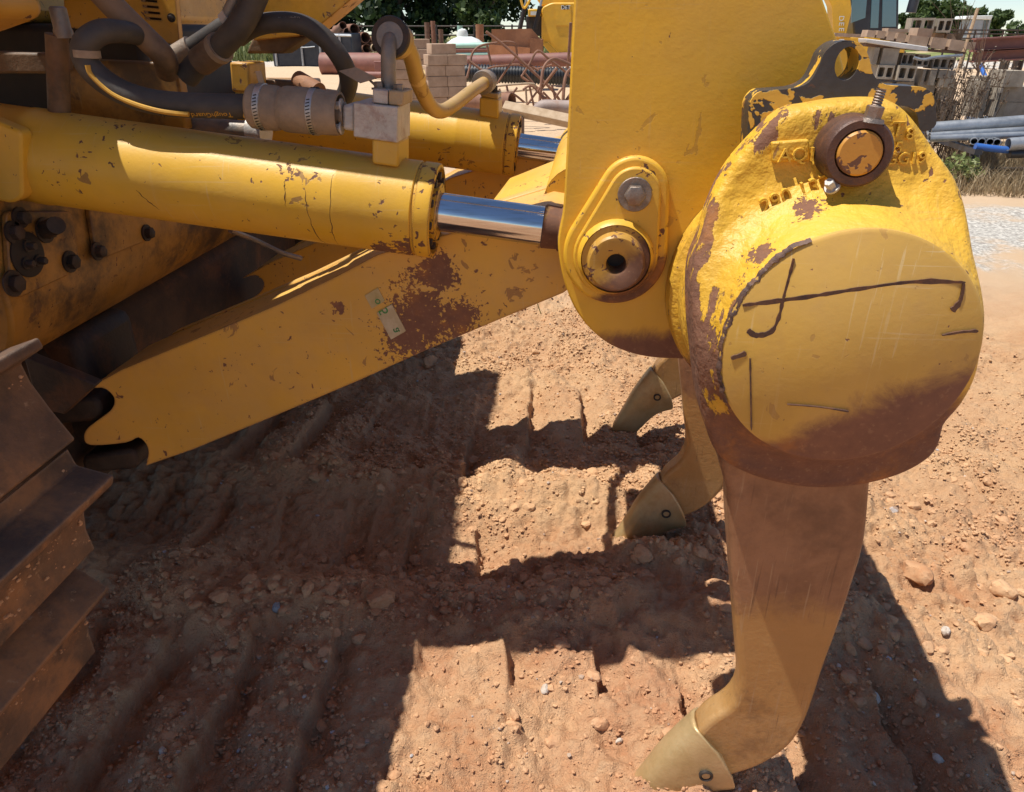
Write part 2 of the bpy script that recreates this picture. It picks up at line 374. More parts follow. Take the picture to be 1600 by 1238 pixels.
# pear boss with pin
def pear(c1, r1, c2, r2, n=40):
    d = Vector((c2[0] - c1[0], c2[1] - c1[1])); L = d.length; a = math.atan2(d.y, d.x); b = math.acos((r1 - r2) / L); out = []
    for i in range(n + 1):
        t = a + b + (2 * math.pi - 2 * b) * i / n; out.append((c1[0] + r1 * math.cos(t), c1[1] + r1 * math.sin(t)))
    for i in range(n // 2 + 1):
        t = a - b + 2 * b * i / (n // 2); out.append((c2[0] + r2 * math.cos(t), c2[1] + r2 * math.sin(t)))
    return out
k = mpp(1.44, 395) * 1.02
pc, bc = P(961, 398, 1.42), P(991, 301, 1.42)
obj('boss_flange', prism(pear((pc.x, pc.z), 77 * k, (bc.x, bc.z), 50 * k), 1.418, 1.4405), m_pear, RI, bevel=0.007, seg=3)
kp = obj('pin_keeper', prism(pear((pc.x, pc.z), 62 * k, (bc.x, bc.z), 37 * k), 1.404, 1.4175), m_pear, RI, bevel=0.004)
m_pinp = paint('pin_paint', base=(0.50, 0.27, 0.03), chip=0.6, cluster=0.8, dust=0.15, rust=[((0.75, 0, -0.66), -0.81, 0.03)])
pin = obj('pivot_pin', lathe([(0.017, 0.05), (0.019, 0.004), (0.024, 0.0), (0.050, 0.0), (0.054, 0.004), (0.054, 0.034), (0.0645, 0.035), (0.0665, 0.038), (0.0665, 0.058)], (pc.x, 1.352, pc.z), (0, 1, 0), 48, cap=False), m_pinp, RI)
obj('pin_bottom', lathe([(0.018, 0), (0.018, 0.01)], (pc.x, 1.398, pc.z), (0, 1, 0), 24), m_darksteel, pin)
obj('weld_collar', lathe([(0.0665, 0.0), (0.072, 0.006), (0.074, 0.022)], (pc.x, 1.3845, pc.z), (0, 1, 0), 40, cap=False), m_pear, kp)
obj('bolt', hexbolt((bc.x, 1.4035, bc.z), (0, -1, 0), 0.020, 0.02, 1.6), m_bolt, kp, bevel=0.0015)
# beam tube
obj('beam', lathe([(0.185, 0.0), (0.185, 2.25)], (beam_c.x, 1.16, beam_c.z), (0, 1, 0), 48), m_frame, RI)
# lower arms (profile along the side face, a forked end at the left)
AY = 1.66
arm_o = xz([(128, 612), (158, 606), (176, 618), (178, 632), (168, 646), (138, 668), (131, 684), (142, 696), (196, 692), (216, 684), (228, 694), (232, 708), (228, 728)], AY)
arm_o = [(p.x, p.y) for p in catmull([(a, b, 0) for a, b in arm_o], 3)]
arm_o += xz([(300, 703), (420, 654), (560, 595), (660, 550), (760, 508), (880, 458), (905, 440), (905, 330), (860, 322), (760, 352), (700, 366), (590, 398), (520, 435), (430, 478), (330, 520), (250, 553), (190, 578)], AY)
arm = obj('arm', prism(arm_o, AY, AY + 0.045), m_arm, RI, bevel=0.004)
top_e = xz([(905, 330), (860, 322), (760, 352), (700, 366), (590, 398), (520, 435), (430, 478), (330, 520), (250, 553), (190, 578), (150, 596)], AY)
tp = [(a, b - 0.004) for a, b in top_e] + [(a, b - 0.045) for a, b in reversed(top_e)]
obj('top_plate', prism(tp, AY + 0.044, AY + 0.26), m_arm, arm, bevel=0.003)
bot_e = xz([(232, 720), (300, 700), (420, 651), (560, 592), (660, 547), (760, 505), (880, 456)], AY)
obj('bottom_plate', prism([(a, b + 0.045) for a, b in bot_e] + [(a, b + 0.004) for a, b in reversed(bot_e)], AY + 0.044, AY + 0.26), m_arm, arm, bevel=0.003)
obj('inner_side', prism([(a, b) for a, b in arm_o[10:]], AY + 0.2605, AY + 0.30), m_arm, arm, bevel=0.004)
# dark pivot housings seen in the fork
for (x, y, r, yy) in ((128, 634, 0.062, 0.03), (186, 716, 0.055, 0.02)):
    q = P(x, y, AY + yy)
    obj('pivot_housing', prism(rounded([(q.x - 0.12, q.z - r * 0.75 - 0.02), (q.x + r, q.z - r * 0.62), (q.x + r, q.z + r * 0.62), (q.x - 0.12, q.z + r * 0.6 - 0.035)], r * 0.6, 5), AY + 0.018, AY + 0.21), m_darksteel, arm, bevel=0.012)
# the far arm is a copy one cylinder spacing further
fa = copy_tree(arm, RI); fa.location.y += 1.02
for ch in list(fa.children):
    if ch.name.startswith(('pivot_housing', 'sticker', 'lettering')): bpy.data.objects.remove(ch)
# painted tag with green marks on the near arm
st = P(603, 489, AY - 0.002)
sr = (P(620, 470, AY) - P(592, 462, AY)).normalized()
tdir = (P(622, 522, AY) - P(590, 462, AY)).normalized(); side = (P(634, 513, AY) - P(608, 528, AY)).normalized()
m_tagp = plain('sticker_paper', (0.55, 0.47, 0.30), (0.45, 0.36, 0.2), 0.7, sc=40)
m_green = plain('green_ink', (0.07, 0.26, 0.07), (0.05, 0.18, 0.05), 0.7)
def quad(c, a, b, la, lb, y0, y1):
    p = [c + a * i * la / 2 + b * j * lb / 2 for i, j in ((-1, -1), (1, -1), (1, 1), (-1, 1))]
    return prism([(q.x, q.z) for q in p], y0, y1)
stk = obj('sticker', quad(P(612, 503, AY), tdir, side, 0.075, 0.046, AY - 0.003, AY - 0.0002), m_tagp, arm)
obj('sticker', quad(P(586, 466, AY), tdir, side, 0.036, 0.04, AY - 0.0026, AY - 0.0002), plain('sticker_faded', (0.42, 0.33, 0.13), (0.5, 0.4, 0.2), 0.7, sc=40), arm)
for ch_, xx, yy, sz_ in (('5', 600, 487, 0.035), ('a', 618, 517, 0.033), ('o', 589, 472, 0.028)): obj('lettering', text_geo(ch_, sz_, 0.0004, facing(P(xx, yy, AY - 0.0036), tdir, -side)), m_green, arm, smooth=0)
# cross gusset between arms, lit from above
a1, a2, a3, a4 = P(742, 312, 2.0), P(884, 252, 2.0), P(884, 252, 2.0), P(742, 312, 2.0)
def slab(q, t):
    n = (q[1] - q[0]).cross(q[3] - q[0]).normalized()
    if n.z > 0: n = -n
    V = [tuple(p) for p in q] + [tuple(p + n * t) for p in q]
    return V, [(0, 1, 2, 3), (7, 6, 5, 4), (0, 4, 5, 1), (1, 5, 6, 2), (2, 6, 7, 3), (3, 7, 4, 0)]
obj('gusset', slab([P(742, 348, 1.8), P(840, 318, 1.8), P(905, 235, 2.34), P(795, 279, 2.34)], 0.03), m_frame, RI, bevel=0.006)
obj('gusset', slab([P(790, 356, 1.9), P(905, 330, 1.9), P(905, 290, 2.1), P(838, 318, 2.1)], 0.09), m_frame, RI, bevel=0.01)
obj('cross_tube', tube([P(905, 318, 1.85), P(905, 318, 1.85) + Vector((0, 1.0, 0))], 0.09, 28, smooth=False), m_frame, RI)

# lift cylinders
rnd0 = random.Random(8)
CY = 1.62
ca, cb = P(85, 248, CY), P(660, 327.5, CY); cd = (cb - ca).normalized(); L = (cb - ca).length; R = 0.1035
def at_px(x): return (P(x, 248 + (x - 85) * 0.1383, CY) - ca).length * (1 if x > 85 else -1)
s0, s1 = at_px(-70), at_px(655)
cyl = obj('lift_cylinder', lathe([(R * 0.6, s0), (R, s0 + 0.02), (R, at_px(60)), (R * 1.018, at_px(63)), (R * 1.018, at_px(80)), (R, at_px(83)), (R, at_px(538)), (R * 1.004, at_px(540)), (R, at_px(543)), (R, s1 - 0.002), (R * 0.985, s1)], ca, cd, 64), m_barrel, RI, smooth=30)
gl = obj('gland', lathe([(R * 0.96, s1), (R * 0.96, s1 + 0.006), (R * 1.0, s1 + 0.008), (R * 1.0, s1 + 0.034), (R * 0.985, s1 + 0.04), (R * 0.90, s1 + 0.042), (R * 0.88, s1 + 0.030), (R * 0.6, s1 + 0.030), (R * 0.6, s1 + 0.046), (0.044, s1 + 0.046)], ca, cd, 64), paint('gland_paint', chip=0.64, cluster=0.8, dust=0.1, edge=0.006), cyl, smooth=30)
for i in range(10):
    a = 2 * math.pi * i / 10 + 0.2; u = cd.cross(Vector((0, 0, 1))).normalized(); w = cd.cross(u)
    obj('gland_bolt', hexbolt(ca + cd * (s1 + 0.0305) + (u * math.cos(a) + w * math.sin(a)) * R * 0.74, cd, 0.009, 0.012, 1.2), m_darksteel, cyl)
obj('rod', lathe([(0.0425, s1), (0.0425, at_px(848))], ca, cd, 48), m_chrome, cyl)
obj('rod_eye', lathe([(0.0435, at_px(848)), (0.048, at_px(850)), (0.046, at_px(873)), (0.05, at_px(875)), (0.05, at_px(960))], ca, cd, 40), paint('rod_eye_paint', chip=0.58, cluster=1.0, dust=0.1, rust=[((1, 0, -0.6), -0.90, 0.03)]), cyl)
far = copy_tree(cyl, RI); far.location += Vector((0.085, 1.06, 0))
ta_, tb_ = Vector((-1.35, 1.60, 2.12)), Vector((0.14, 1.60, 1.96)); td_ = (tb_ - ta_).normalized()
tilt = obj('tilt_cylinder', lathe([(0.06, 0), (0.105, 0.02), (0.105, 0.98), (0.1, 1.0)], ta_, td_, 40), m_barrel, RI)
obj('rod', lathe([(0.043, 0.99), (0.043, (tb_ - ta_).length)], ta_, td_, 28), m_chrome, tilt)
far_t = copy_tree(tilt, RI); far_t.location.y += 1.06
# cracked paint rings and scratches running round the barrel
m_crack = steel('paint_crack', (0.04, 0.02, 0.015), (0.11, 0.05, 0.03), 0.8, 0, sc=50)
cu_ = cd.cross(Vector((0, 0, 1))).normalized(); cw_ = cd.cross(cu_)
for x_, a0, a1, dr in ((500, -20, 68, 18), (538, -40, 70, 2), (250, 10, 35, 26), (470, -25, 5, 3)):
    pts_ = []
    for i in range(15):
        t_ = i / 14; a_ = math.radians(a0 + (a1 - a0) * t_); n_ = Vector((0, -math.cos(a_), -math.sin(a_))); n_ = (n_ - cd * n_.dot(cd)).normalized()
        pts_.append(ca + cd * (at_px(x_ + dr * t_) + rnd0.uniform(-0.0015, 0.0015)) + n_ * (R * 1.0005))
    obj('paint_crack', tube(pts_, [0.0002, 0.0009, 0.0004, 0.0011, 0.0005, 0.0002], 6, 3), m_crack, cyl)
lug = xz([(-60, 165), (36, 205), (38, 308), (20, 318), (-60, 300)], 1.508)
obj('cylinder_lug', prism(rounded(lug, 0.015), 1.502, 1.54), m_barrel, RI, bevel=0.006)

# near block and fittings on the barrel
bl = obj('valve_block', prism(xz([(552, 160), (621, 167), (621, 224), (552, 214)], 1.56), 1.56, 1.68), m_zinc, RI, bevel=0.003)
obj('cap_half', prism(xz([(582, 139), (606, 141), (606, 164), (582, 161)], 1.57), 1.57, 1.66), m_zinc, bl, bevel=0.003)
obj('cap_half', prism(xz([(607, 141), (630, 143), (630, 166), (607, 164)], 1.57), 1.57, 1.66), steel('tan_steel', (0.33, 0.24, 0.13), (0.45, 0.33, 0.19), 0.55, 0.2, sc=18), bl, bevel=0.003)
obj('neck', prism(xz([(581, 216), (622, 222), (622, 262), (581, 256)], 1.565), 1.565, 1.67), m_barrel, bl, bevel=0.005)
for x, y in ((592, 140), (623, 144)): obj('bolt', hexbolt(P(x, y, 1.60), (0, 0, 1), 0.010, 0.014), m_bolt, bl)
fl = P(553, 180, 1.60)
obj('flange', prism(xz([(535, 164), (554, 163), (554, 206), (535, 203)], 1.57), 1.57, 1.66), m_zinc, bl, bevel=0.006)
for y in (165, 200): obj('bolt', hexbolt(P(535, y, 1.585), (-1, 0, 0), 0.009, 0.014), m_zinc, bl)
# elbow pipe up to the coupling, then the cross tube to the far cylinder
m_pipe = steel('pipe_steel', (0.17, 0.16, 0.15), (0.28, 0.25, 0.21), 0.45, 0.3, rusta=0.3, sc=14, dust=0.3)
m_tubey = paint('tube_paint', base=(0.42, 0.26, 0.05), chip=0.7, cluster=0.4, dust=0.45, scratch=0.2)
obj('elbow_pipe', tube([P(607, 146, 1.62), P(607, 120, 1.62), P(607, 85, 1.62), P(610, 62, 1.64), P(622, 56, 1.68), P(636, 56, 1.72)], 0.0155, 18), m_pipe, RI)
cpl_a, cpl_b = P(610, 58, 1.64), P(634, 72, 1.76)
cdir = (cpl_b - cpl_a).normalized()
cp = obj('coupling', lathe([(0.02, 0.0), (0.030, 0.001), (0.038, 0.003), (0.039, 0.012), (0.035, 0.015), (0.037, 0.02), (0.037, 0.032), (0.034, 0.036), (0.036, 0.04), (0.036, 0.055), (0.028, 0.065)], cpl_a, cdir, 36), m_tubey, RI, smooth=30)
obj('seal_ring', lathe([(0.0285, -0.004), (0.0385, -0.004), (0.0405, 0.0), (0.0405, 0.006), (0.0295, 0.006)], cpl_a, cdir, 36, cap=False), m_darksteel, cp)
obj('coupling_face', lathe([(0.016, -0.006), (0.028, -0.005), (0.028, 0.0)], cpl_a, cdir, 36), m_pipe, cp)
ct = obj('crossover_tube', tube([P(632, 66, 1.74), P(643, 90, 1.80), P(654, 130, 1.90), P(672, 165, 2.02), P(690, 174, 2.12), P(712, 162, 2.25), P(738, 142, 2.42), P(762, 126, 2.60)], 0.0195, 18), m_tubey, RI)
obj('weld_band', tube([P(650.5, 115, 1.865), P(652.5, 124, 1.885)], 0.0212, 18), paint('band_paint', base=(0.6, 0.42, 0.16), chip=0.8, dust=0.4), ct)
c2 = P(757, 128, 2.58); d2 = (P(768, 122, 2.68) - P(745, 137, 2.48)).normalized()
cp2 = obj('coupling', lathe([(0.022, -0.03), (0.036, -0.028), (0.038, -0.015), (0.035, -0.012), (0.037, -0.006), (0.037, 0.006), (0.034, 0.01), (0.036, 0.014), (0.036, 0.03), (0.02, 0.032)], c2, d2, 32), m_pipe, RI, smooth=30)
ft = P(764, 140, 2.66)
po = obj('port_neck', prism(xz([(749, 152), (779, 156), (779, 186), (749, 182)], 2.62), 2.62, 2.74), m_barrel, RI, bevel=0.006)
obj('cap_half', prism(xz([(751, 143), (778, 147), (778, 155.6), (751, 151.6)], 2.625), 2.625, 2.735), m_tubey, po, bevel=0.004)
for x in (755, 773): obj('bolt', hexbolt(P(x, 144, 2.66), (0, 0, 1), 0.011, 0.018), m_darksteel, po)

# clamp casting round the beam end: surface swept from the round boss out to the casting's edge
RB = 0.1995
o_px = [(1205, 191), (1232, 172), (1262, 167), (1340, 164), (1412, 164), (1444, 178), (1470, 208), (1498, 252), (1520, 292), (1526, 335), (1522, 380), (1519, 430), (1527, 500), (1528, 545), (1520, 590), (1500, 630), (1474, 662), (1468, 690), (1452, 715), (1410, 740), (1350, 757), (1280, 763), (1215, 755), (1160, 737), (1122, 712), (1104, 672), (1094, 625), (1088, 570), (1082, 500), (1084, 430), (1092, 370), (1108, 318), (1140, 262), (1170, 226)]
oc = smooth2([(P(x, y, 1.255 if (x < 1330 and y < 420) else 1.19).x, P(x, y, 1.255 if (x < 1330 and y < 420) else 1.19).z) for x, y in o_px], 4)
NA = 168; cx, cz = beam_c.x, beam_c.z
def reach(th):
    d = Vector((math.cos(th), math.sin(th))); best = 0
    for i in range(len(oc)):
        a, b = Vector(oc[i - 1]) - Vector((cx, cz)), Vector(oc[i]) - Vector((cx, cz)); e = b - a
        den = d.x * e.y - d.y * e.x
        if abs(den) < 1e-9: continue
        t = (a.x * e.y - a.y * e.x) / den; u = (a.x * d.y - a.y * d.x) / den
        if 0 <= u <= 1 and t > best: best = t
    return best
def cast_y(x, z):
    th = math.atan2(z - cz, x - cx); r = math.hypot(x - cx, z - cz); w = max(reach(th), RB + 0.014) - RB
    us = max(0, min(1, (math.sin(th) + 0.25) / 0.5)); us = us * us * (3 - 2 * us); yp = 1.178 + 0.078 * us * max(0, min(1, (w - 0.02) / 0.1))
    return 1.124 + (yp - 1.124) * (1 - math.exp(-max(0, r - RB) / 0.024))
V, Fa = [], []
TS = [0, 0.03, 0.08, 0.14, 0.2, 0.27, 0.35, 0.45, 0.55, 0.65, 0.75, 0.83, 0.9, 0.95, 0.985, 1.0]
rows = len(TS) + 2
prof = []
for i in range(NA):
    th = 2 * math.pi * i / NA; r1 = max(reach(th), RB + 0.014); w = r1 - RB; rho = min(0.022, w * 0.6)
    r0 = RB - 0.002
    upw = 0.5 + 0.5 * math.sin(th); us = max(0, min(1, (math.sin(th) + 0.25) / 0.5)); us = us * us * (3 - 2 * us); yp = 1.178 + 0.078 * us * max(0, min(1, (w - 0.02) / 0.1))
    for t in TS:
        r = r0 + (r1 - r0) * t
        y = 1.124 + (yp - 1.124) * (1 - math.exp(-max(0, r - RB) / 0.024)) 
        q = (r - (r1 - rho)) / rho
        if q > 0: y += rho * (1 - math.sqrt(max(0, 1 - q * q)))
        V.append((cx + r * math.cos(th), y, cz + r * math.sin(th)))
    ye = V[-1][1]
    V.append((cx + (r1 + 0.002) * math.cos(th), max(1.282, ye + 0.02), cz + (r1 + 0.002) * math.sin(th)))
    V.append((cx + RB * 0.6 * math.cos(th), max(1.282, ye + 0.02), cz + RB * 0.6 * math.sin(th)))
for i in range(NA):
    j = (i + 1) % NA
    for k_ in range(rows - 1): Fa.append((i * rows + k_, i * rows + k_ + 1, j * rows + k_ + 1, j * rows + k_))
cast = obj('clamp_casting', (V, Fa), m_cast, RI, smooth=60)
wa = cast.data.attributes.new('wear', 'FLOAT', 'POINT'); wv = []
def bumpf(a, c0, w0): return math.exp(-(((a - c0 + 180) % 360 - 180) / w0) ** 2)
for i in range(NA):
    deg = 360 * i / NA; rimw = 0.52 * max(bumpf(deg, 135, 38), bumpf(deg, 165, 30)); full = 0.72 * bumpf(deg, 212, 42) + 0.25 * bumpf(deg, 160, 22); low_ = 0.75 * bumpf(deg, 265, 35) + 0.45 * bumpf(deg, 300, 20)
    for t in TS + [1.05, 1.1]:
        edge_ = math.exp(-((t - 0.93) / 0.16) ** 2) if t <= 1 else 1.0
        r_ = (0.12 if t > 0.3 else 0.0) * bumpf(deg, 90, 50)
        wv.append(min(1.2, rimw * edge_ + full + low_ + r_ + 0.02))
wa.data.foreach_set('value', wv)
obj('collar', lathe([(0.19, 0), (0.222, 0.001), (0.225, 0.02), (0.225, 0.11), (0.24, 0.12), (0.245, 0.135), (0.245, 0.156)], (cx - 0.012, 1.2825, cz), (0, 1, 0), 64), m_cast, cast, smooth=35)
disc = obj('beam_end_plate', lathe([(RB - 0.006, 0.0), (RB - 0.001, 0.004), (RB - 0.001, 0.05)], (cx, 1.1135, cz), (0, 1, 0), 96), m_disc, RI)
# torch-cut scars and gouges on the end plate (ragged grooves with a raised lip)
rnd = random.Random(5)
def scar(px, wpx, Y):
    pts = catmull([(x, y, 0) for x, y in px], 7); up, dn = [], []; ww = wpx
    for i, p in enumerate(pts):
        ww = min(1.5 * wpx, max(0.5 * wpx, ww + wpx * rnd.uniform(-0.3, 0.3))) * (0.35 if i in (0, len(pts) - 1) else 1)
        t = (pts[min(i + 1, len(pts) - 1)] - pts[max(i - 1, 0)]).normalized(); n = Vector((-t.y, t.x, 0))
        up.append((p + n * ww)[:2]); dn.append((p - n * ww * (0.8 + 0.3 * rnd.random()))[:2])
    return prism(xz(up + dn[::-1], Y), Y - 0.0018, Y + 0.004)
m_scar = steel('scar_rust', (0.05, 0.024, 0.018), (0.13, 0.06, 0.03), 0.75, 0, rusta=0.5, sc=40)
sci = 0
for px, w in (([(1160, 477), (1215, 470), (1280, 461), (1350, 450), (1430, 440), (1508, 441)], 4.0), ([(1240, 404), (1231, 440), (1223, 470), (1217, 495), (1205, 518), (1182, 524), (1168, 516)], 3.6),
              ([(1506, 443), (1500, 470), (1487, 486)], 4.0), ([(1172, 560), (1173, 610), (1174, 672)], 2.2), ([(1142, 560), (1166, 552)], 6.0), ([(1472, 524), (1500, 519), (1528, 517)], 1.8), ([(1230, 632), (1280, 636), (1326, 643)], 1.2)):
    sci += 1; obj('scar', scar(px, w, 1.1137 - 0.00035 * sci), m_scar, disc, smooth=0)
# ragged slag lip on the upper left of the end plate's edge
V, Fa = [], []; rr = RB; wd = 0.006; NL = 120
for i in range(NL):
    a = math.radians(116 + i * 0.78); rr += rnd.uniform(-0.0016, 0.0016) + (RB - 0.001 - rr) * 0.15; wd = min(0.010, max(0.0008, wd + rnd.uniform(-0.0026, 0.0025))) * (1 if 0 < i < NL - 1 else 0.1)
    V += [(cx + (rr - wd) * math.cos(a), 1.1134, cz + (rr - wd) * math.sin(a)), (cx + (rr - wd * 0.4) * math.cos(a), 1.1131 + rnd.uniform(-0.0002, 0.0002), cz + (rr - wd * 0.4) * math.sin(a)), (cx + (rr + 0.004) * math.cos(a), 1.121, cz + (rr + 0.004) * math.sin(a))]
for i in range(NL - 1):
    for q in (0, 1): Fa.append((i * 3 + q, i * 3 + q + 1, i * 3 + q + 4, i * 3 + q + 3))
obj('slag_lip', (V, Fa), steel('slag', (0.055, 0.03, 0.024), (0.15, 0.085, 0.06), 0.6, 0.1, sc=40), disc, smooth=80)
# retaining ring and pin on the casting's upper face
rc = P(1341, 239, 1.20)
rg = obj('retaining_ring', lathe([(0.0345, 0.03), (0.0345, 0.003), (0.036, 0.0), (0.047, 0.0), (0.0505, 0.004), (0.0525, 0.06)], (rc.x, 1.194, rc.z), (0, 1, 0), 56, cap=False), m_ring, cast)
obj('retaining_pin', lathe([(0.030, 0.0), (0.033, 0.003), (0.033, 0.06)], (rc.x, 1.190, rc.z), (0, 1, 0), 48), m_pinface, cast)
bt = P(1362, 187, 1.205); bdir = (P(1374, 150, 1.21) - P(1362, 187, 1.21)).normalized()
thr = [(0.0065 + (0.0012 if i % 2 else 0), 0.018 + i * 0.0019) for i in range(14)]
obj('threaded_bolt', join(lathe([(0.019, -0.004), (0.017, 0.002)], bt, bdir, 20), lathe([(0.0125, 0.001), (0.013, 0.018), (0.011, 0.0195)], bt, bdir, 6), lathe(thr, bt, bdir, 16)), m_bolt, cast)
b2 = P(1297, 287, 1.20); b2d = Vector((-0.6, -0.5, 0.6))
obj('pin_bolt', hexbolt(b2 - b2d * 0.012, b2d, 0.008, 0.016), m_zinc, cast)
# raised foundry marks
fr = Vector((1, 0, 0)); fz = Vector((0, 0, 1))
tagp = obj('foundry_plate', prism(rounded(xz([(1216, 229), (1277, 224), (1278, 258), (1217, 262)], 1.2), 0.004), 1.2445, 1.262), m_cast, cast, bevel=0.003)
def rot2(deg): a = math.radians(deg); return (fr * math.cos(a) + fz * math.sin(a)), (-fr * math.sin(a) + fz * math.cos(a))
for s_, x, y, size, deg, Y in (('AQ1', 1246, 243, 0.030, 3, 1.234), ('290', 1212, 314, 0.034, 26, 1.212), ('.137', 1268, 293, 0.034, 22, 1.206), ('T', 1402, 203, 0.032, 0, 1.242), ('8', 1421, 210, 0.024, 0, 1.242), ('5', 1403, 231, 0.024, 0, 1.242), ('GG19', 1414, 248, 0.025, 3, 1.242)):
    a, b = rot2(deg)
    if s_ != 'AQ1':
        for _ in range(4): Y = cast_y(P(x, y, Y).x, P(x, y, Y).z)
    else: Y = 1.244
    obj('lettering', text_geo(s_, size, 0.005, facing(P(x, y, Y - 0.0005), a, b)), m_cast, cast, smooth=0)
# keeper loop over the casting
ko = rounded(xz([(1168, 244), (1172, 160), (1186, 143), (1246, 139), (1270, 128), (1284, 100), (1290, 82), (1308, 66), (1330, 62), (1352, 70), (1362, 92), (1366, 118), (1384, 134), (1446, 136), (1464, 148), (1468, 200), (1440, 210), (1436, 176), (1420, 166), (1226, 172), (1210, 192), (1200, 244)], 1.29), 0.012, 3)
eye = P(1326, 100, 1.29)
kpl = obj('keeper_loop', prism(ko, 1.298, 1.358, holes=[circ(eye.x, eye.z, 0.018, 24, 0.024)]), m_keeper, RI, bevel=0.015, seg=4)

# ------------------------------------------------------------------ shanks
sp = [(1140, 700), (1366, 700), (1361, 760), (1352, 850), (1331, 922), (1309, 988), (1287, 1048), (1271, 1098), (1255, 1138), (1232, 1170), (1192, 1197), (1150, 1212), (1112, 1222), (1084, 1214), (1080, 1168), (1104, 1132), (1138, 1109), (1156, 1078), (1153, 1020), (1146, 930), (1139, 830), (1137, 770)]
SY = 1.222
so_ = [(p.x, p.y) for p in catmull([(a, b, 0) for a, b in xz(sp, SY)], 3, True)]
def build_shank(label):
    base = P(1100, 1212, SY); root = thing('ripper_shank', (base.x, SY + 0.035, 0), label, 'ripper shank', 'ripper shanks')
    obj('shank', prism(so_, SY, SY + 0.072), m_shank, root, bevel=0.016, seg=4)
    yc = SY + 0.036; NS, NP = 12, 28; V_, F_ = [], []
    top_c = catmull([(*q_, 0) for q_ in xz([(1090, 1140), (1044, 1180), (1002, 1228), (962, 1274)], SY)], 6); bot_c = catmull([(*q_, 0) for q_ in xz([(1150, 1234), (1102, 1242), (1062, 1264), (1028, 1288)], SY)], 6)
    for i in range(NS + 1):
        s_ = i / NS; A = top_c[round(s_ * (len(top_c) - 1))]; B = bot_c[round(s_ * (len(bot_c) - 1))]; mid = (A + B) / 2; hv = (A - B) / 2
        wd_ = (0.030 * (1 - s_) ** 0.6 + 0.032) * (1 - 0.25 * max(0, s_ - 0.9) * 10); sq = 1.0 if i < NS else 0.8
        for k_ in range(NP):
            a_ = 2 * math.pi * k_ / NP; cx_, sx_ = math.cos(a_), math.sin(a_); e_ = 0.62
            u_ = math.copysign(abs(cx_) ** e_, cx_) * sq; w_ = math.copysign(abs(sx_) ** e_, sx_) * wd_ * sq
            bulge = 1 - 0.12 * max(0, u_)
            hd_ = Vector((0.80, 0.60)); sk_ = 0.030 * (1 - s_) ** 2 * (abs(sx_) ** 1.5 - 0.35)
            V_.append((mid.x + hv.x * u_ + hd_.x * sk_, yc + w_ * bulge, mid.y + hv.y * u_ + hd_.y * sk_))
    for i in range(NS):
        for k_ in range(NP): F_.append((i * NP + k_, i * NP + (k_ + 1) % NP, (i + 1) * NP + (k_ + 1) % NP, (i + 1) * NP + k_))
    F_ += [tuple(range(NP)), tuple(range((NS + 1) * NP - 1, NS * NP - 1, -1))]
    th = obj('tooth', (V_, F_), m_tooth, root, smooth=50, bevel=0.006, seg=3)
    h = P(1103, 1212, SY - 0.0235)
    obj('pin_hole', lathe([(0.0165, 0.02), (0.0165, 0.0), (0.014, -0.0015), (0.0115, 0.0), (0.0105, 0.012)], (h.x, h.y - 0.004, h.z), (0, 1, 0), 24, cap=False), m_darksteel, th)
    obj('tooth_pin', lathe([(0.010, 0.0), (0.0105, 0.03)], (h.x, h.y - 0.002, h.z), (0, 1, 0), 20), m_tooth, th)
    return root
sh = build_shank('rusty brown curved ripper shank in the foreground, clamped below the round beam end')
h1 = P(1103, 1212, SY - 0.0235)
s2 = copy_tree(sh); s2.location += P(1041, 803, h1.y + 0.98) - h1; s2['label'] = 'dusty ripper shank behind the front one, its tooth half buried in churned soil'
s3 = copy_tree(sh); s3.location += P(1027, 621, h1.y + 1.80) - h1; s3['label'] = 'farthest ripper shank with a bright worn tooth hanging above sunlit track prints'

# ------------------------------------------------------------------ bulldozer
def PX(x, y, X):
    d = ray(x, y); t = X / d.x; return Vector((X, d.y * t, CAM_H + d.z * t))
def yz(pts, X): return [(PX(x, y, X).y, PX(x, y, X).z) for x, y in pts]
m_body = paint('body_paint', base=(0.60, 0.30, 0.02), chip=0.66, cluster=0.6, dust=0.25, edge=0.008, grime_shade=0.25)
m_case = paint('case_paint', base=(0.42, 0.20, 0.02), chip=0.68, cluster=0.5, dust=0.2, edge=0.006, grime_shade=0.92)  # dark base and heavy grime also paint in the shade of the enclosed hollow
m_rubber = plain('hose_rubber', (0.035, 0.031, 0.03), (0.075, 0.062, 0.05), 0.62, sc=9, bump=0.25)
m_stripe = plain('hose_stripe', (0.55, 0.30, 0.03), (0.42, 0.22, 0.03), 0.6, sc=20)
m_sleeve = steel('sleeve', (0.20, 0.15, 0.105), (0.30, 0.235, 0.17), 0.65, 0.0, rusta=0.2, sc=12, dust=0.3)
m_band = steel('clamp_band', (0.40, 0.39, 0.37), (0.55, 0.53, 0.5), 0.3, 0.8, rusta=0.1, sc=30)
m_black = plain('engine_black', (0.015, 0.013, 0.012), (0.035, 0.026, 0.02), 0.7, sc=6)
m_brown = steel('brown_steel', (0.06, 0.038, 0.024), (0.13, 0.08, 0.046), 0.6, 0.0, rusta=0.5, sc=7, dust=0.3)
DZ = thing('bulldozer', (-1.6, 2.4, 0), 'yellow crawler bulldozer with rusty track shoes and hydraulic hoses, cut off at the left edge', 'bulldozer')
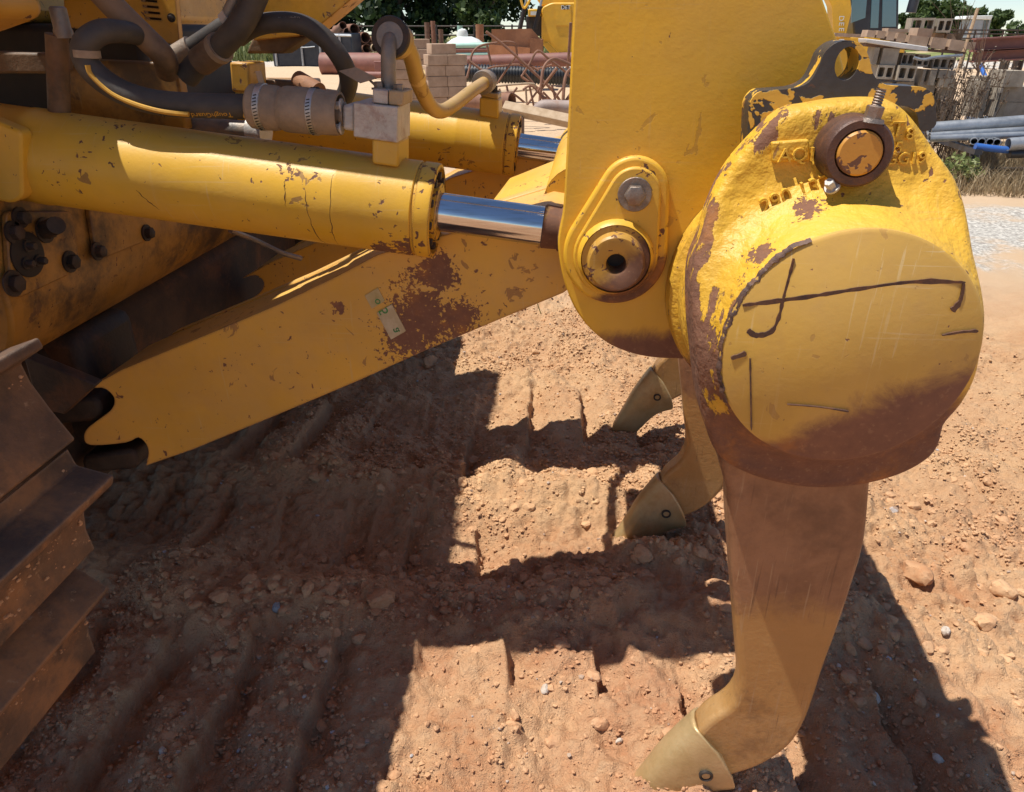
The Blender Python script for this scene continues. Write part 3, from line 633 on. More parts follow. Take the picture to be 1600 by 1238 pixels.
# rear case
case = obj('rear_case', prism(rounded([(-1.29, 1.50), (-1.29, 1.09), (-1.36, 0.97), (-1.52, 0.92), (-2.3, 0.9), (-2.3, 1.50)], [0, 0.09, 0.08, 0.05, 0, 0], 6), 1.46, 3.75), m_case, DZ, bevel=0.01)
XR = -1.288
for pts, nm in (([(0, 330), (8, 455), (22, 466), (112, 424), (116, 405), (104, 330)], 'cover_plate'), ([(131, 320), (144, 402), (152, 405), (236, 371), (242, 320)], 'cover_plate')):
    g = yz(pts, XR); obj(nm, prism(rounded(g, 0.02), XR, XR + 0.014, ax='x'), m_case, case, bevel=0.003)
for x, y, r in ((19, 363, 0.017), (19, 443, 0.02), (108, 409, 0.018), (69, 360, 0.02), (151, 393, 0.016), (228, 364, 0.016), (30, 340, 0.016)):
    obj('bolt', hexbolt(PX(x, y, XR + 0.0145), (1, 0, 0), r, 0.02, 1.5), m_darksteel, case)
q = PX(42, 398, XR + 0.0142)
obj('opening', lathe([(0.052, 0), (0.052, 0.004), (0.045, 0.006)], q, (1, 0, 0), 28), m_black, case)
for dy, dz_ in ((0.0, 0.02), (0.02, -0.02), (-0.02, -0.015)): obj('fitting', hexbolt(q + Vector((0.006, dy, dz_)), (1, 0, 0), 0.009, 0.02), m_darksteel, case)
obj('fitting', tube([PX(70, 360, XR + 0.02), PX(88, 352, XR + 0.09)], 0.02, 14, smooth=False), m_darksteel, case)
obj('belly', box((-1.9, 2.65, 0.68), (0.9, 2.2, 0.5)), steel('belly_steel', (0.03, 0.02, 0.013), (0.075, 0.045, 0.025), 0.8, 0, sc=6), DZ, bevel=0.05)
obj('far_track', prism(rounded([(-0.95, 0.35), (-1.15, 0.02), (-2.9, 0.02), (-2.9, 1.1), (-1.25, 1.1), (-0.95, 0.8)], 0.2, 5), 3.55, 4.1), m_darksteel, DZ, bevel=0.02)
obj('drain_hose', tube([PX(360, 360, -1.1), PX(400, 376, -1.08), PX(440, 395, -1.02), PX(470, 404, -0.98)], 0.009, 8), m_pipe, DZ)
# fuel tank overhanging at the top left, hood behind it
obj('fuel_tank', prism(rounded([(-1.26, 2.05), (-1.12, 1.81), (-1.075, 1.73), (-1.22, 1.69), (-2.7, 1.69), (-2.7, 2.6), (-1.5, 2.6)], [0.03, 0.08, 0.07, 0.05, 0, 0, 0.1], 5), 0.35, 1.56), m_body, DZ, bevel=0.03, seg=3)
obj('hood', prism([(-1.5, 1.722), (-3.2, 1.722), (-3.2, 3.0), (-1.52, 3.0)], 1.6, 3.45), m_body, DZ, bevel=0.03)
# louvred panel behind the hoses
lp = xz([(96, -70), (268, -70), (281, 71), (102, 42)], 2.0)
sl_h = []
for i in range(6):
    y = -24 + i * 9.3 + 4; sl_h.append(xz([(216 + i * 2.2, y), (241 + i * 2.2, y + 2.2), (241.6 + i * 2.2, y + 6), (216.6 + i * 2.2, y + 3.8)], 2.0))
lpn = obj('louvre_panel', prism(lp, 2.0, 2.02, holes=sl_h), m_body, DZ)
obj('panel_backing', prism(xz([(120, -60), (262, -60), (270, 62), (120, 36)], 2.09), 2.09, 2.1), m_black, lpn)
obj('knob', hexbolt(P(268, 28, 1.998), (0, -1, 0), 0.007, 0.008), m_darksteel, lpn)
obj('engine_block', box((-1.95, 2.9, 1.75), (0.62, 0.9, 0.62)), m_black, DZ, bevel=0.03)
obj('engine_bay', box((-1.45, 2.35, 1.55), (0.5, 0.55, 0.34)), m_black, DZ, bevel=0.02)
obj('upper_bracket', prism(rounded(xz([(394, 64), (404, 40), (432, -60), (610, -60), (548, 0), (482, 55)], 1.87), 0.01), 1.87, 1.97), m_body, DZ, bevel=0.006)
obj('bracket_rib', prism(xz([(384, 84), (398, 48), (480, 58), (440, 84)], 1.885), 1.885, 1.96), m_brown, DZ, bevel=0.006)
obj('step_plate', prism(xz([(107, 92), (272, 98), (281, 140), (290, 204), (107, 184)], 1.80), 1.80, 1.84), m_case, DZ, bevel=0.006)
obj('step_tab', prism(xz([(358, 97), (388, 98), (392, 146), (362, 144)], 1.78), 1.78, 1.88), m_body, DZ, bevel=0.005)
obj('post', tube([P(89, 55, 1.63), P(93, 180, 1.63)], 0.0225, 18, smooth=False), m_brown, DZ)
obj('post_fitting', lathe([(0.013, 0), (0.017, 0.004), (0.017, 0.04), (0.019, 0.045), (0.019, 0.06)], P(89, 10, 1.63), (0, 0, -1), 20), m_pipe, DZ)
obj('cross_bar', prism(xz([(-60, 80), (80, 84), (80, 116), (-60, 116)], 1.64), 1.66, 1.72), m_brown, DZ, bevel=0.006)
obj('inner_wall', prism(xz([(-80, 112), (110, 112), (110, 190), (-80, 190)], 1.9), 1.9, 1.95), m_black, DZ)
obj('return_pipe', tube([P(140, -30, 1.66), P(185, 18, 1.66), P(228, 60, 1.68), P(255, 88, 1.7), P(262, 112, 1.74)], 0.026, 18), m_brown, DZ)
# the large hose with its sleeve
hp = [P(245, 78, 1.72), P(222, 58, 1.68), P(192, 50, 1.62), P(160, 50, 1.58), P(137, 64, 1.56), P(131, 84, 1.56), P(142, 108, 1.56), P(170, 132, 1.56), P(205, 150, 1.56), P(250, 161, 1.57), P(310, 165, 1.58), P(396, 167, 1.60)]
h1 = obj('large_hose', tube(hp, [0.020, 0.021, 0.022, 0.024] + [0.0252] * 8, 20, 8), m_rubber, DZ)
obj('hose_band', tube([P(133.5, 78, 1.56), P(135.5, 90, 1.56)], 0.0272, 20, smooth=False), m_sleeve, h1)
sp_ = [P(134, 95, 1.54) + Vector((0.004, -0.004, -0.008)), P(143, 118, 1.536), P(170, 143, 1.536), P(205, 161, 1.536), P(250, 174, 1.54), P(295, 179, 1.546)]
obj('hose_stripe', tube(sp_, 0.0052, 8), m_stripe, h1)
obj('hose_stripe', tube([P(381, 181, 1.572), P(395, 182, 1.574)], 0.0052, 8), m_stripe, h1)
ph = math.radians(36)
tl_ = P(336, 166, 1.587) + Vector((0, -math.cos(ph), -math.sin(ph))) * 0.0262
obj('lettering', text_geo('ToughGuard', 0.0165, 0.0003, facing(tl_, (-1, -0.17, 0), (0, math.sin(ph), -math.cos(ph)))), m_stripe, h1, smooth=0)
tl2 = P(262, 163.5, 1.57) + Vector((0, -math.cos(ph), -math.sin(ph))) * 0.0285
obj('lettering', text_geo('-16', 0.013, 0.0005, facing(tl2 + Vector((0, -0.002, -0.002)), (-1, -0.02, 0.14), (0, math.sin(ph), -math.cos(ph)))), m_black, h1, smooth=0)
sa, sb = P(391, 166, 1.60), P(532, 178, 1.60); sd = (sb - sa).normalized(); SL = (sb - sa).length
slv = obj('hose_sleeve', lathe([(0.026, 0.0), (0.040, 0.001), (0.0445, 0.006), (0.0455, 0.02), (0.0455, 0.055), (0.044, 0.063), (0.041, 0.067), (0.0415, 0.071), (0.045, 0.076), (0.0465, 0.085), (0.0465, 0.15), (0.045, 0.156), (0.0445, SL - 0.01), (0.043, SL), (0.038, SL), (0.036, SL - 0.02), (0.02, SL - 0.02)], sa, sd, 44), m_sleeve, DZ, smooth=30)
for s_ in (0.022, 0.134):
    cb_ = obj('hose_clamp', lathe([(0.0455, s_), (0.0475, s_ + 0.001), (0.0475, s_ + 0.013), (0.0455, s_ + 0.014)], sa, sd, 44, cap=False), m_band, slv)
    for i in range(13):
        a = math.radians(-62 + i * 8); p = sa + sd * (s_ + 0.007) + Vector((0, -math.cos(a), math.sin(a))) * 0.0474
        obj('slot', box(p, (0.009, 0.0012, 0.0022), 0, -a, -0.25), m_darksteel, cb_)
obj('clamp_tail', box(P(407, 124, 1.60), (0.012, 0.002, 0.032), 0.1, 0.1, -0.12), m_sleeve, slv)
obj('clamp_screw', box(P(492, 141, 1.60), (0.02, 0.016, 0.012), 0.4), m_darksteel, slv, bevel=0.003)
obj('hose_end', lathe([(0.021, -0.03), (0.021, 0.0), (0.024, 0.004), (0.024, 0.01), (0.019, 0.012), (0.019, 0.04)], sb, sd, 28), m_pipe, DZ)
# upper hoses
obj('ribbed_hose', tube([P(292, 120, 1.75), P(312, 98, 1.74), P(342, 76, 1.72), P(370, 46, 1.70), P(390, 14, 1.70), P(412, -40, 1.70)], 0.0265, 18), m_rubber, DZ)
obj('hose_collar', tube([P(313, 97, 1.737), P(344, 74, 1.718)], 0.0305, 20, smooth=False), m_brown, DZ)
obj('hose_collar_ring', tube([P(339, 78, 1.722), P(345, 73.5, 1.717)], 0.0325, 20, smooth=False), m_sleeve, DZ)
obj('back_hose', tube([P(262, 96, 1.84), P(300, 74, 1.84), P(340, 48, 1.83), P(372, 26, 1.83), P(400, 0, 1.83)], 0.021, 16), m_rubber, DZ)
obj('hose_ferrule', tube([P(272, 91, 1.838), P(300, 74, 1.838)], 0.026, 18, smooth=False), m_pipe, DZ)
h3 = obj('arched_hose', tube([P(372, 58, 1.76), P(396, 42, 1.75), P(430, 35, 1.74), P(470, 38, 1.74), P(505, 58, 1.75), P(530, 88, 1.76), P(544, 118, 1.78), P(542, 142, 1.80), P(528, 168, 1.82)], 0.0212, 18), m_rubber, DZ)
m_print = plain('hose_print', (0.35, 0.33, 0.3), None, 0.7)
hq = P(445, 24, 1.722)
obj('lettering', text_geo('112-G1-11-82', 0.0085, 0.0003, facing(P(452, 28, 1.722), (-1, 0, -0.02), (0, 0.75, -0.6))), m_print, h3, smooth=0)
obj('hard_line', tube([P(352, 32, 1.72), P(358, 16, 1.72), P(374, -14, 1.72)], 0.0125, 14), m_pipe, DZ)
obj('line_nut', tube([P(350, 34, 1.718), P(358, 26, 1.718)], 0.017, 6, smooth=False), m_zinc, DZ)
tb = obj('marker_tab', slab([P(529, 111, 1.62), P(556, 105, 1.60), P(589, 122, 1.60), P(562, 130, 1.58)], 0.002), m_sleeve, DZ)
obj('tab_wire', tube([P(572, 120, 1.61), P(590, 137, 1.61)], 0.0025, 8, smooth=False), m_pipe, tb)
obj('under_pipe', tube([P(300, 196, 1.86), P(398, 204, 1.84)], 0.021, 18, smooth=False), m_pipe, DZ)
obj('pipe_flange', tube([P(392, 203, 1.842), P(416, 206, 1.838)], 0.034, 26, smooth=False), m_zinc, DZ)
obj('side_fitting', tube([P(466, 125, 1.9), P(498, 144, 1.86)], 0.022, 18, smooth=False), steel('orange_rust', (0.22, 0.10, 0.05), (0.34, 0.17, 0.09), 0.7, 0, sc=20), DZ)
obj('bracket_arm', prism(xz([(410, 124), (465, 128), (500, 150), (500, 168), (418, 150)], 1.88), 1.88, 1.92), m_brown, DZ, bevel=0.005)
# dark machinery under the arm and behind the cylinder
obj('track_guard', prism(xz([(36, 556), (150, 602), (100, 648), (60, 640)], 1.42), 1.42, 1.45), m_darksteel, DZ, bevel=0.004)
obj('arm_mount', box((-1.50, 1.86, 0.78), (0.30, 0.26, 0.36)), m_darksteel, DZ, bevel=0.04)
# near track: rusty single-grouser shoes wrapped round the sprocket
def shoe_mat():
    s = NT('track_shoe_steel')
    c = s.mix(s.step(s.noise(9, 6, 0.7), 0.32, 0.7), (0.075, 0.048, 0.036), (0.18, 0.10, 0.058))
    c = s.mix(s.step(s.noise(4, 6, 0.75), 0.48, 0.66, 0, 0.75), c, (0.32, 0.155, 0.065))
    c = s.mix(s.step(s.noise(26, 5, 0.8), 0.6, 0.7, 0, 0.7), c, (0.35, 0.24, 0.15))
    e = s.step(s.math('ADD', s.edge(0.008), s.math('MULTIPLY', s.noise(30, 4), 0.1)), 0.12, 0.3, 0, 0.7); c = s.mix(e, c, (0.34, 0.28, 0.22))
    s.bump(s.math('ADD', s.noise(70, 6, 0.75), s.noise(12, 4)), 0.5, 0.006); return s.out(c, 0.55, 0.15)
m_shoe = shoe_mat()
TY = 1.0
TR = DZ
trk = obj('track', prism(circ(-1.52, 0.92, 0.50, 32), 0.58, 0.86), m_black, DZ)
shoes = [[(60, 527), (69, 543), (33, 567), (48, 597), (80, 640), (118, 686), (106, 696), (76, 668), (36, 612), (2, 566), (-20, 556)],
         [(178, 743), (176, 757), (131, 798), (135, 828), (148, 857), (130, 873), (112, 850), (100, 800), (92, 752), (105, 700), (120, 727)],
         [(171, 918), (167, 926), (134, 956), (140, 990), (150, 1018), (128, 1030), (104, 990), (98, 930), (104, 880), (131, 893)]]
sg = None
for i, s_ in enumerate(shoes):
    g = prism(rounded(xz(s_, TY), 0.004, 2), TY - 0.60, TY); o = obj('track_shoe', g, m_shoe, trk, bevel=0.003)
    sg = o
first = [ch for ch in trk.children][0]
c = first.copy(); C.objects.link(c); c.location = (-0.19, 0, 0.15); OFF[c.name] = OFF[first.name]

# ------------------------------------------------------------------ ground: churned red-brown soil with track prints
def ground_h(x, y):
    r = np.hypot(x - 0.2, y - 2.0); near = sstep(7.0, 3.5, r)
    wx = x + 0.05 * vnoise(x * 3, y * 3, 3); wy = y + 0.06 * vnoise(x * 3.1, y * 3.1, 4)
    h = 0.05 * vnoise(x * 0.9, y * 0.9, 1) + 0.045 * vnoise(x * 2.3, y * 2.3, 2)
    fine = 0.046 * vnoise(wx * 6, wy * 6, 5) + 0.034 * vnoise(wx * 14, wy * 14, 6) + 0.017 * vnoise(x * 34, y * 34, 7) + 0.009 * vnoise(x * 75, y * 75, 8) + 0.004 * vnoise(x * 150, y * 150, 9)
    # track prints: pads with a sharp step on their right, period = shoe pitch
    def prints(y0, y1, x0, depth):
        lane = sstep(y0, y0 + 0.10, wy) * sstep(y1, y1 - 0.10, wy)
        s = (x - x0 + 0.05 * vnoise(x * 2, y * 2, 11) + 0.022 * vnoise(x * 9, y * 9, 12) + 0.012 * vnoise(x * 27, y * 27, 14) + (y - 0.5 * (y0 + y1)) * 0.04) / 0.262; f = s - np.floor(s)
        pad = 0.55 * sstep(0.02, 0.5, f) + 0.45 * f
        pad *= sstep(1.0, 0.94, f)
        brk = 0.12 + 1.0 * sstep(-0.22, 0.12, vnoise(x * 2.3, y * 2.9, 13))
        return lane, depth * (pad - 0.6) * brk
    l1, p1 = prints(0.55, 1.70, -0.418, 0.075); l2, p2 = prints(2.55, 3.55, -0.205, 0.085); l3, p3 = prints(1.95, 2.45, -0.33, 0.05)
    m3 = sstep(0.1, -0.3, x)
    h = h + near * (l1 * p1 + l2 * p2 + l3 * p3 * m3)
    ridge = 0.065 * np.exp(-((wy - 1.82 - 0.06 * np.sin(x * 2.3)) / 0.15) ** 2) + 0.055 * np.exp(-((wy - 2.50) / 0.13) ** 2) - 0.05 * np.exp(-((wy - 2.15) / 0.16) ** 2) * sstep(0.3, -0.2, x)
    h = h + near * ridge * (0.55 + 0.9 * (vnoise(x * 2.7, y * 2.7, 15) + 0.5)) * sstep(1.5, 0.9, x)
    lump = 1.0 - 0.45 * np.clip(l1 + l2, 0, 1)
    h = h + near * fine * (0.75 + 0.6 * lump * (0.5 + vnoise(x * 1.9, y * 1.9, 16)))
    # crumbs: cellular-ish pits and clods outside the pads
    loose = sstep(-0.12, 0.22, vnoise(x * 2.2, y * 2.2, 23) + 0.5 * vnoise(x * 6, y * 6, 24)) * (1.0 - 0.55 * np.clip(l1 + l2, 0, 1)) + 0.28
    w1 = np.maximum(0, 0.75 - worley(wx * 17, wy * 17, 50)); w2 = np.maximum(0, 0.75 - worley(x * 41 + w1, y * 41, 60))
    h = h + near * loose * (0.040 * w1 + 0.018 * w2)
    # furrow along the front shank's line at the right
    h = h - near * 0.05 * np.exp(-((x - 0.62 - 0.03 * np.sin(y * 5)) / 0.07) ** 2) * sstep(1.05, 1.2, y) * sstep(2.6, 2.0, y)
    h = h + near * (0.085 + 0.05 * vnoise(x * 11, y * 11, 70)) * np.exp(-((x - 0.34) / 0.2) ** 2 - ((y - 2.06) / 0.085) ** 2)
    h = h + 0.02 * vnoise(x * 0.3, y * 0.3, 30) * (1 - near)
    far = sstep(18, 60, y); h = h + far * 0.25 * (vnoise(x * 0.05, y * 0.05, 31) + 0.3)
    return h
def worley(x, y, seed):
    ix, iy = np.floor(x), np.floor(y); best = np.full(x.shape, 9.0)
    for a in (-1, 0, 1):
        for b in (-1, 0, 1):
            cx_, cy_ = ix + a, iy + b
            d = (cx_ + _hash(cx_, cy_, seed) - x) ** 2 + (cy_ + _hash(cx_, cy_, seed + 5) - y) ** 2
            best = np.minimum(best, d + 0.25 * _hash(cx_, cy_, seed + 9))
    return np.sqrt(best)
def spread(lo, hi, step, ext, n):
    core = np.arange(lo, hi + step / 2, step); k = np.linspace(0, 1, n + 1)[1:]
    g = step * np.cumsum(np.exp(np.linspace(0, math.log(ext / step / 12), n)))
    return np.concatenate([lo - g[::-1], core, hi + g])
gx = spread(-1.75, 2.35, 0.0065, 420, 75); gy = spread(0.62, 4.6, 0.0065, 420, 85); gy = gy[gy > -60]
GX, GY = np.meshgrid(gx, gy); GZ = ground_h(GX, GY)
nx, ny = len(gx), len(gy)
co = np.stack([GX.ravel(), GY.ravel(), GZ.ravel()], 1).astype(np.float32)
ii = np.arange(nx * ny).reshape(ny, nx)
q = np.stack([ii[:-1, :-1].ravel(), ii[:-1, 1:].ravel(), ii[1:, 1:].ravel(), ii[1:, :-1].ravel()], 1).astype(np.int32)
def np_mesh(name, co, quads):
    me = bpy.data.meshes.new(name); k = quads.shape[1]
    me.vertices.add(len(co)); me.vertices.foreach_set('co', co.astype(np.float32).ravel())
    me.loops.add(quads.size); me.loops.foreach_set('vertex_index', quads.astype(np.int32).ravel())
    me.polygons.add(len(quads)); me.polygons.foreach_set('loop_start', np.arange(0, quads.size, k, dtype=np.int32)); me.polygons.foreach_set('loop_total', np.full(len(quads), k, dtype=np.int32))
    me.update(calc_edges=True); me.validate(); me.polygons.foreach_set('use_smooth', np.zeros(len(me.polygons), dtype=bool)); return me
def soil_cols(s):
    a = s.noise(2.6, 6, 0.7); b = s.noise(0.9, 4); f = s.noise(24, 4, 0.7)
    c = s.mix(s.step(a, 0.36, 0.62), (0.44, 0.205, 0.10), (0.60, 0.365, 0.20))
    c = s.mix(s.step(b, 0.42, 0.62, 0, 0.55), c, (0.49, 0.25, 0.14))
    c = s.mix(s.step(f, 0.35, 0.7, 0, 0.4), c, (0.60, 0.41, 0.25))
    sp = s.n('ShaderNodeSeparateXYZ'); s.put(sp.inputs[0], s.pos.outputs['Position'])
    tan_ = s.step(s.math('ADD', sp.outputs['Y'], s.math('MULTIPLY', s.noise(1.6, 5, 0.7), 1.6)), 2.3, 3.5, 0, 0.5)
    c = s.mix(tan_, c, s.mix(s.noise(7, 4, 0.7), (0.50, 0.30, 0.15), (0.62, 0.42, 0.235)))
    return c
def soil_mat():
    s = NT('soil'); c = soil_cols(s)
    c = s.mix(s.step(s.noise(150, 2, 0.6), 0.58, 0.72, 0, 0.45), c, (0.30, 0.15, 0.08))
    p = s.n('ShaderNodeSeparateXYZ'); s.put(p.inputs[0], s.pos.outputs['Position']); X, Y = p.outputs['X'], p.outputs['Y']
    wob = s.math('MULTIPLY', s.math('SUBTRACT', s.noise(0.8, 5, 0.7), 0.5), 3.0)
    yy = s.math('ADD', Y, wob)
    farf = s.step(yy, 4.0, 7.0); c = s.mix(farf, c, s.mix(s.noise(1.2, 5, 0.7), (0.52, 0.36, 0.22), (0.62, 0.46, 0.31)))
    # pale gravel strip
    gv = s.math('MULTIPLY', s.step(yy, 6.1, 6.6), s.step(yy, 8.6, 7.9)); gv2 = s.math('MULTIPLY', s.step(yy, 40, 42), s.step(yy, 50, 48))
    gv = s.math('MAXIMUM', gv, gv2)
    peb = s.mix(s.step(s.noise(28, 3, 0.7), 0.4, 0.62), (0.34, 0.31, 0.27), (0.66, 0.62, 0.55))
    c = s.mix(s.math('MULTIPLY', gv, s.step(s.noise(1.7, 4), 0.3, 0.5)), c, peb)
    # grass beyond
    gr = s.math('MULTIPLY', s.step(yy, 49, 52), s.step(s.noise(0.25, 4), 0.35, 0.5)); c = s.mix(gr, c, s.mix(s.noise(2, 5), (0.10, 0.15, 0.035), (0.24, 0.25, 0.09)))
    h = s.math('ADD', s.noise(230, 3, 0.75), s.math('MULTIPLY', s.noise(70, 3, 0.7), 1.6)); s.bump(h, 1.0, 0.007)
    return s.out(c, 0.93, 0, 0.15)
m_soil = soil_mat()
me = np_mesh('ground', co, q)
me.polygons.foreach_set('use_smooth', np.ones(len(me.polygons), dtype=bool))
gr = link('ground', me, m_soil); gr['kind'] = 'structure'
def gh(x, y): return float(ground_h(np.array([float(x)]), np.array([float(y)]))[0])

# loose clods and pebbles (uncountable)
def rock_verts(rng, n_var=12, sub=1):
    out = []
    bm = bmesh.new(); bmesh.ops.create_icosphere(bm, subdivisions=sub, radius=1.0); base = np.array([v.co[:] for v in bm.verts]); fc = np.array([[v.index for v in f.verts] for f in bm.faces]); bm.free()
    for k in range(n_var):
        s = base * rng.uniform(0.62 if sub == 1 else 0.88, 1.18 if sub == 1 else 1.08, (len(base), 1))
        for _ in range(0 if sub == 1 else 8):
            n_ = rng.normal(size=3); n_ /= np.linalg.norm(n_); e = np.maximum(0, s @ n_ - rng.uniform(0.45, 0.85)); s = s - e[:, None] * n_[None] * 0.9
        s = s * np.array([1.0, rng.uniform(0.65, 1), rng.uniform(0.5, 0.85)])
        out.append(s)
    return out, fc
rng = np.random.default_rng(11)
vars_, rf = rock_verts(rng); vars2, rf2 = rock_verts(rng, 14, 2)
def scatter(name, n, size_fn, where, mat, label, big=False):
    vs_, rf_ = (vars2, rf2) if big else (vars_, rf)
    x, y = where(n * 4)
    d = 0.5 + vnoise(x * 2.6, y * 2.6, 40) + 0.6 * vnoise(x * 7.0, y * 7.0, 41)
    keep = np.flatnonzero(rng.random(len(x)) < np.maximum(0.10, d * 1.5 - 0.35))[:n]; x, y = x[keep], y[keep]; m = len(x)
    s = size_fn(m); a = rng.uniform(0, 6.283, m); V = np.stack(vs_)[rng.integers(len(vs_), size=m)] * s[:, None, None]
    c_, s_ = np.cos(a)[:, None], np.sin(a)[:, None]
    z = GZ[np.clip(np.searchsorted(gy, y), 0, ny - 1), np.clip(np.searchsorted(gx, x), 0, nx - 1)]
    co = np.stack([V[:, :, 0] * c_ - V[:, :, 1] * s_ + x[:, None], V[:, :, 0] * s_ + V[:, :, 1] * c_ + y[:, None], V[:, :, 2] + (z + s * (-0.15 if big else 0.3))[:, None]], 2).reshape(-1, 3)
    fc = (rf_[None] + (np.arange(m) * V.shape[1])[:, None, None]).reshape(-1, 3)
    o = link(name, np_mesh(name, co, fc), mat); o['kind'] = 'stuff'; o['label'] = label; o['category'] = name.replace('_', ' ')
    return o
def gh_fast(x, y):
    i = np.searchsorted(gx, x); j = np.searchsorted(gy, y); return GZ[min(j, ny - 1), min(i, nx - 1)]
def clod_mat():
    s = NT('clod_soil'); c = soil_cols(s); c = s.mix(s.step(s.noise(60, 4, 0.7), 0.5, 0.7, 0, 0.5), c, (0.30, 0.15, 0.08))
    s.bump(s.noise(190, 5, 0.75), 0.7, 0.004); return s.out(c, 0.93, 0, 0.15)
m_clod = clod_mat()
def peb_mat():
    s = NT('pebble_stone'); inf = s.n('ShaderNodeNewGeometry').outputs['Random Per Island']
    c = s.mix(s.step(inf, 0.2, 0.8), (0.32, 0.22, 0.16), (0.52, 0.43, 0.35)); c = s.mix(s.step(inf, 0.86, 0.87, 0, 0.8), c, (0.40, 0.41, 0.43))
    c = s.mix(s.step(s.noise(30, 5, 0.7), 0.4, 0.7, 0, 0.5), c, (0.42, 0.26, 0.15)); s.bump(s.noise(120, 4, 0.7), 0.4, 0.003); return s.out(c, 0.8, 0, 0.3)
m_peb = peb_mat()
def wh(n): return rng.uniform(-1.5, 2.5, n), 0.85 + 3.8 * rng.random(n) ** 1.3
def wh_ridge(n):
    r = rng.random(n); y = np.where(r < 0.45, rng.normal(1.86, 0.15, n), np.where(r < 0.65, rng.normal(2.5, 0.14, n), rng.uniform(1.0, 4.2, n)))
    return rng.uniform(-1.4, 2.2, n), y
scatter('soil_crumbs', 46000, lambda n: 0.0024 + 0.0085 * rng.random(n) ** 3.4, wh, m_clod, 'fine reddish soil crumbs strewn over the churned ground')
scatter('soil_clods', 4200, lambda n: 0.0045 + 0.027 * rng.random(n) ** 4.6, wh_ridge, m_clod, 'reddish dirt clods loosened along the track prints', True)
scatter('loose_crumbs', 14000, lambda n: 0.003 + 0.010 * rng.random(n) ** 2.6, lambda n: (rng.uniform(-0.9, 2.6, n), rng.uniform(2.3, 5.2, n)), m_clod, 'tan soil crumbs around the farther track prints')
scatter('pebbles', 2200, lambda n: 0.002 + 0.008 * rng.random(n) ** 2.6, wh, m_peb, 'small pale pebbles mixed into the churned soil')
# single stones and clods that stand out
def big_rock(name, x, y, w, mat, label, cat, flat=0.6, seed=1, rz=0.0, grp=None):
    g0 = G(x, y); r = np.random.default_rng(seed)
    bm = bmesh.new(); bmesh.ops.create_icosphere(bm, subdivisions=3, radius=1.0)
    cuts = [(Vector(r.normal(size=3)).normalized(), r.uniform(0.55, 0.9)) for _ in range(9)]
    sc_ = Vector((1, r.uniform(0.6, 0.85), flat))
    for v in bm.verts:
        for n_, d_ in cuts:
            e = v.co.dot(n_) - d_
            if e > 0: v.co -= n_ * e * 0.92
        v.co *= 1 + 0.05 * r.normal()
        v.co = Vector((v.co.x * sc_.x, v.co.y * sc_.y, v.co.z * sc_.z)) * w
    v = [tuple(p.co) for p in bm.verts]; f = [tuple(q_.index for q_ in p.verts) for p in bm.faces]; bm.free()
    z = gh_fast(g0.x, g0.y); M = Matrix.Translation((g0.x, g0.y, z + w * flat * 0.3)) @ Matrix.Rotation(rz, 4, 'Z')
    o = obj(name, xf((v, f), M), mat, base=(g0.x, g0.y, z), smooth=28); tag(o, label, cat, grp); return o
m_blue = plain('blue_stone', (0.20, 0.23, 0.27), (0.32, 0.34, 0.36), 0.7, sc=40, bump=0.4)
m_pale = plain('pale_stone', (0.40, 0.32, 0.25), (0.54, 0.47, 0.40), 0.75, sc=30, bump=0.4)
for a in ((437, 970, 0.019, m_blue, 'blue-grey angular stone in the shade below the arm', 0.9, 2), (1428, 905, 0.06, m_clod, 'broken reddish clod just right of the foreground shank', 0.6, 3), (1570, 925, 0.05, m_clod, 'rounded clod with a dark hollow beneath at the right edge', 0.7, 4),
          (1535, 985, 0.045, m_clod, 'lone reddish clod in full sun right of the long shadow edge', 0.65, 5), (1469, 1012, 0.017, m_pale, 'pale stone beside the edge of the long shadow', 1.0, 6), (1363, 1096, 0.022, m_pale, 'grey pebble inside the shadow right of the shank', 0.7, 7), (1465, 1186, 0.016, m_pale, 'pale pebble in the shade at the lower right', 0.9, 8),
          (937, 1133, 0.026, m_clod, 'upright clod beside the groove left of the front tooth', 0.9, 9), (968, 1152, 0.012, m_pale, 'bright white pebble left of the front tooth', 0.8, 10), (852, 1076, 0.018, m_pale, 'pinkish white stone on the sunlit pad', 0.7, 11), (804, 1124, 0.02, m_clod, 'angular tan clod at the edge of the middle groove', 0.9, 12),
          (350, 965, 0.035, m_clod, 'flat reddish clod in the dark hollow near the track', 0.5, 13), (595, 960, 0.05, m_clod, 'large rounded clod in the shaded rubble ridge', 0.7, 14), (672, 560, 0.055, m_clod, 'dark lump of soil under the lower edge of the arm', 0.8, 15), (1002, 905, 0.04, m_clod, 'shaded clod in front of the half buried tooth', 0.7, 16),
          (1565, 820, 0.035, m_clod, 'sunlit flat clod far to the right of the shank', 0.4, 17), (1395, 805, 0.02, m_peb, 'small dark stone above the broken clod by the shank', 0.8, 18), (735, 700, 0.045, m_clod, 'shaded mound of soil left of the middle tooth', 0.5, 19), (486, 955, 0.03, m_clod, 'brown clod standing at the rim of the hollow', 0.9, 20), (256, 1182, 0.016, m_pale, 'small grey pebble in the deep shade at the lower left', 0.8, 21)):
    big_rock('stone' if a[3] is not m_clod else 'clod', a[0], a[1], a[2], a[3], a[4], 'stone' if a[3] is not m_clod else 'clod', a[5], a[6], a[6] * 0.7)

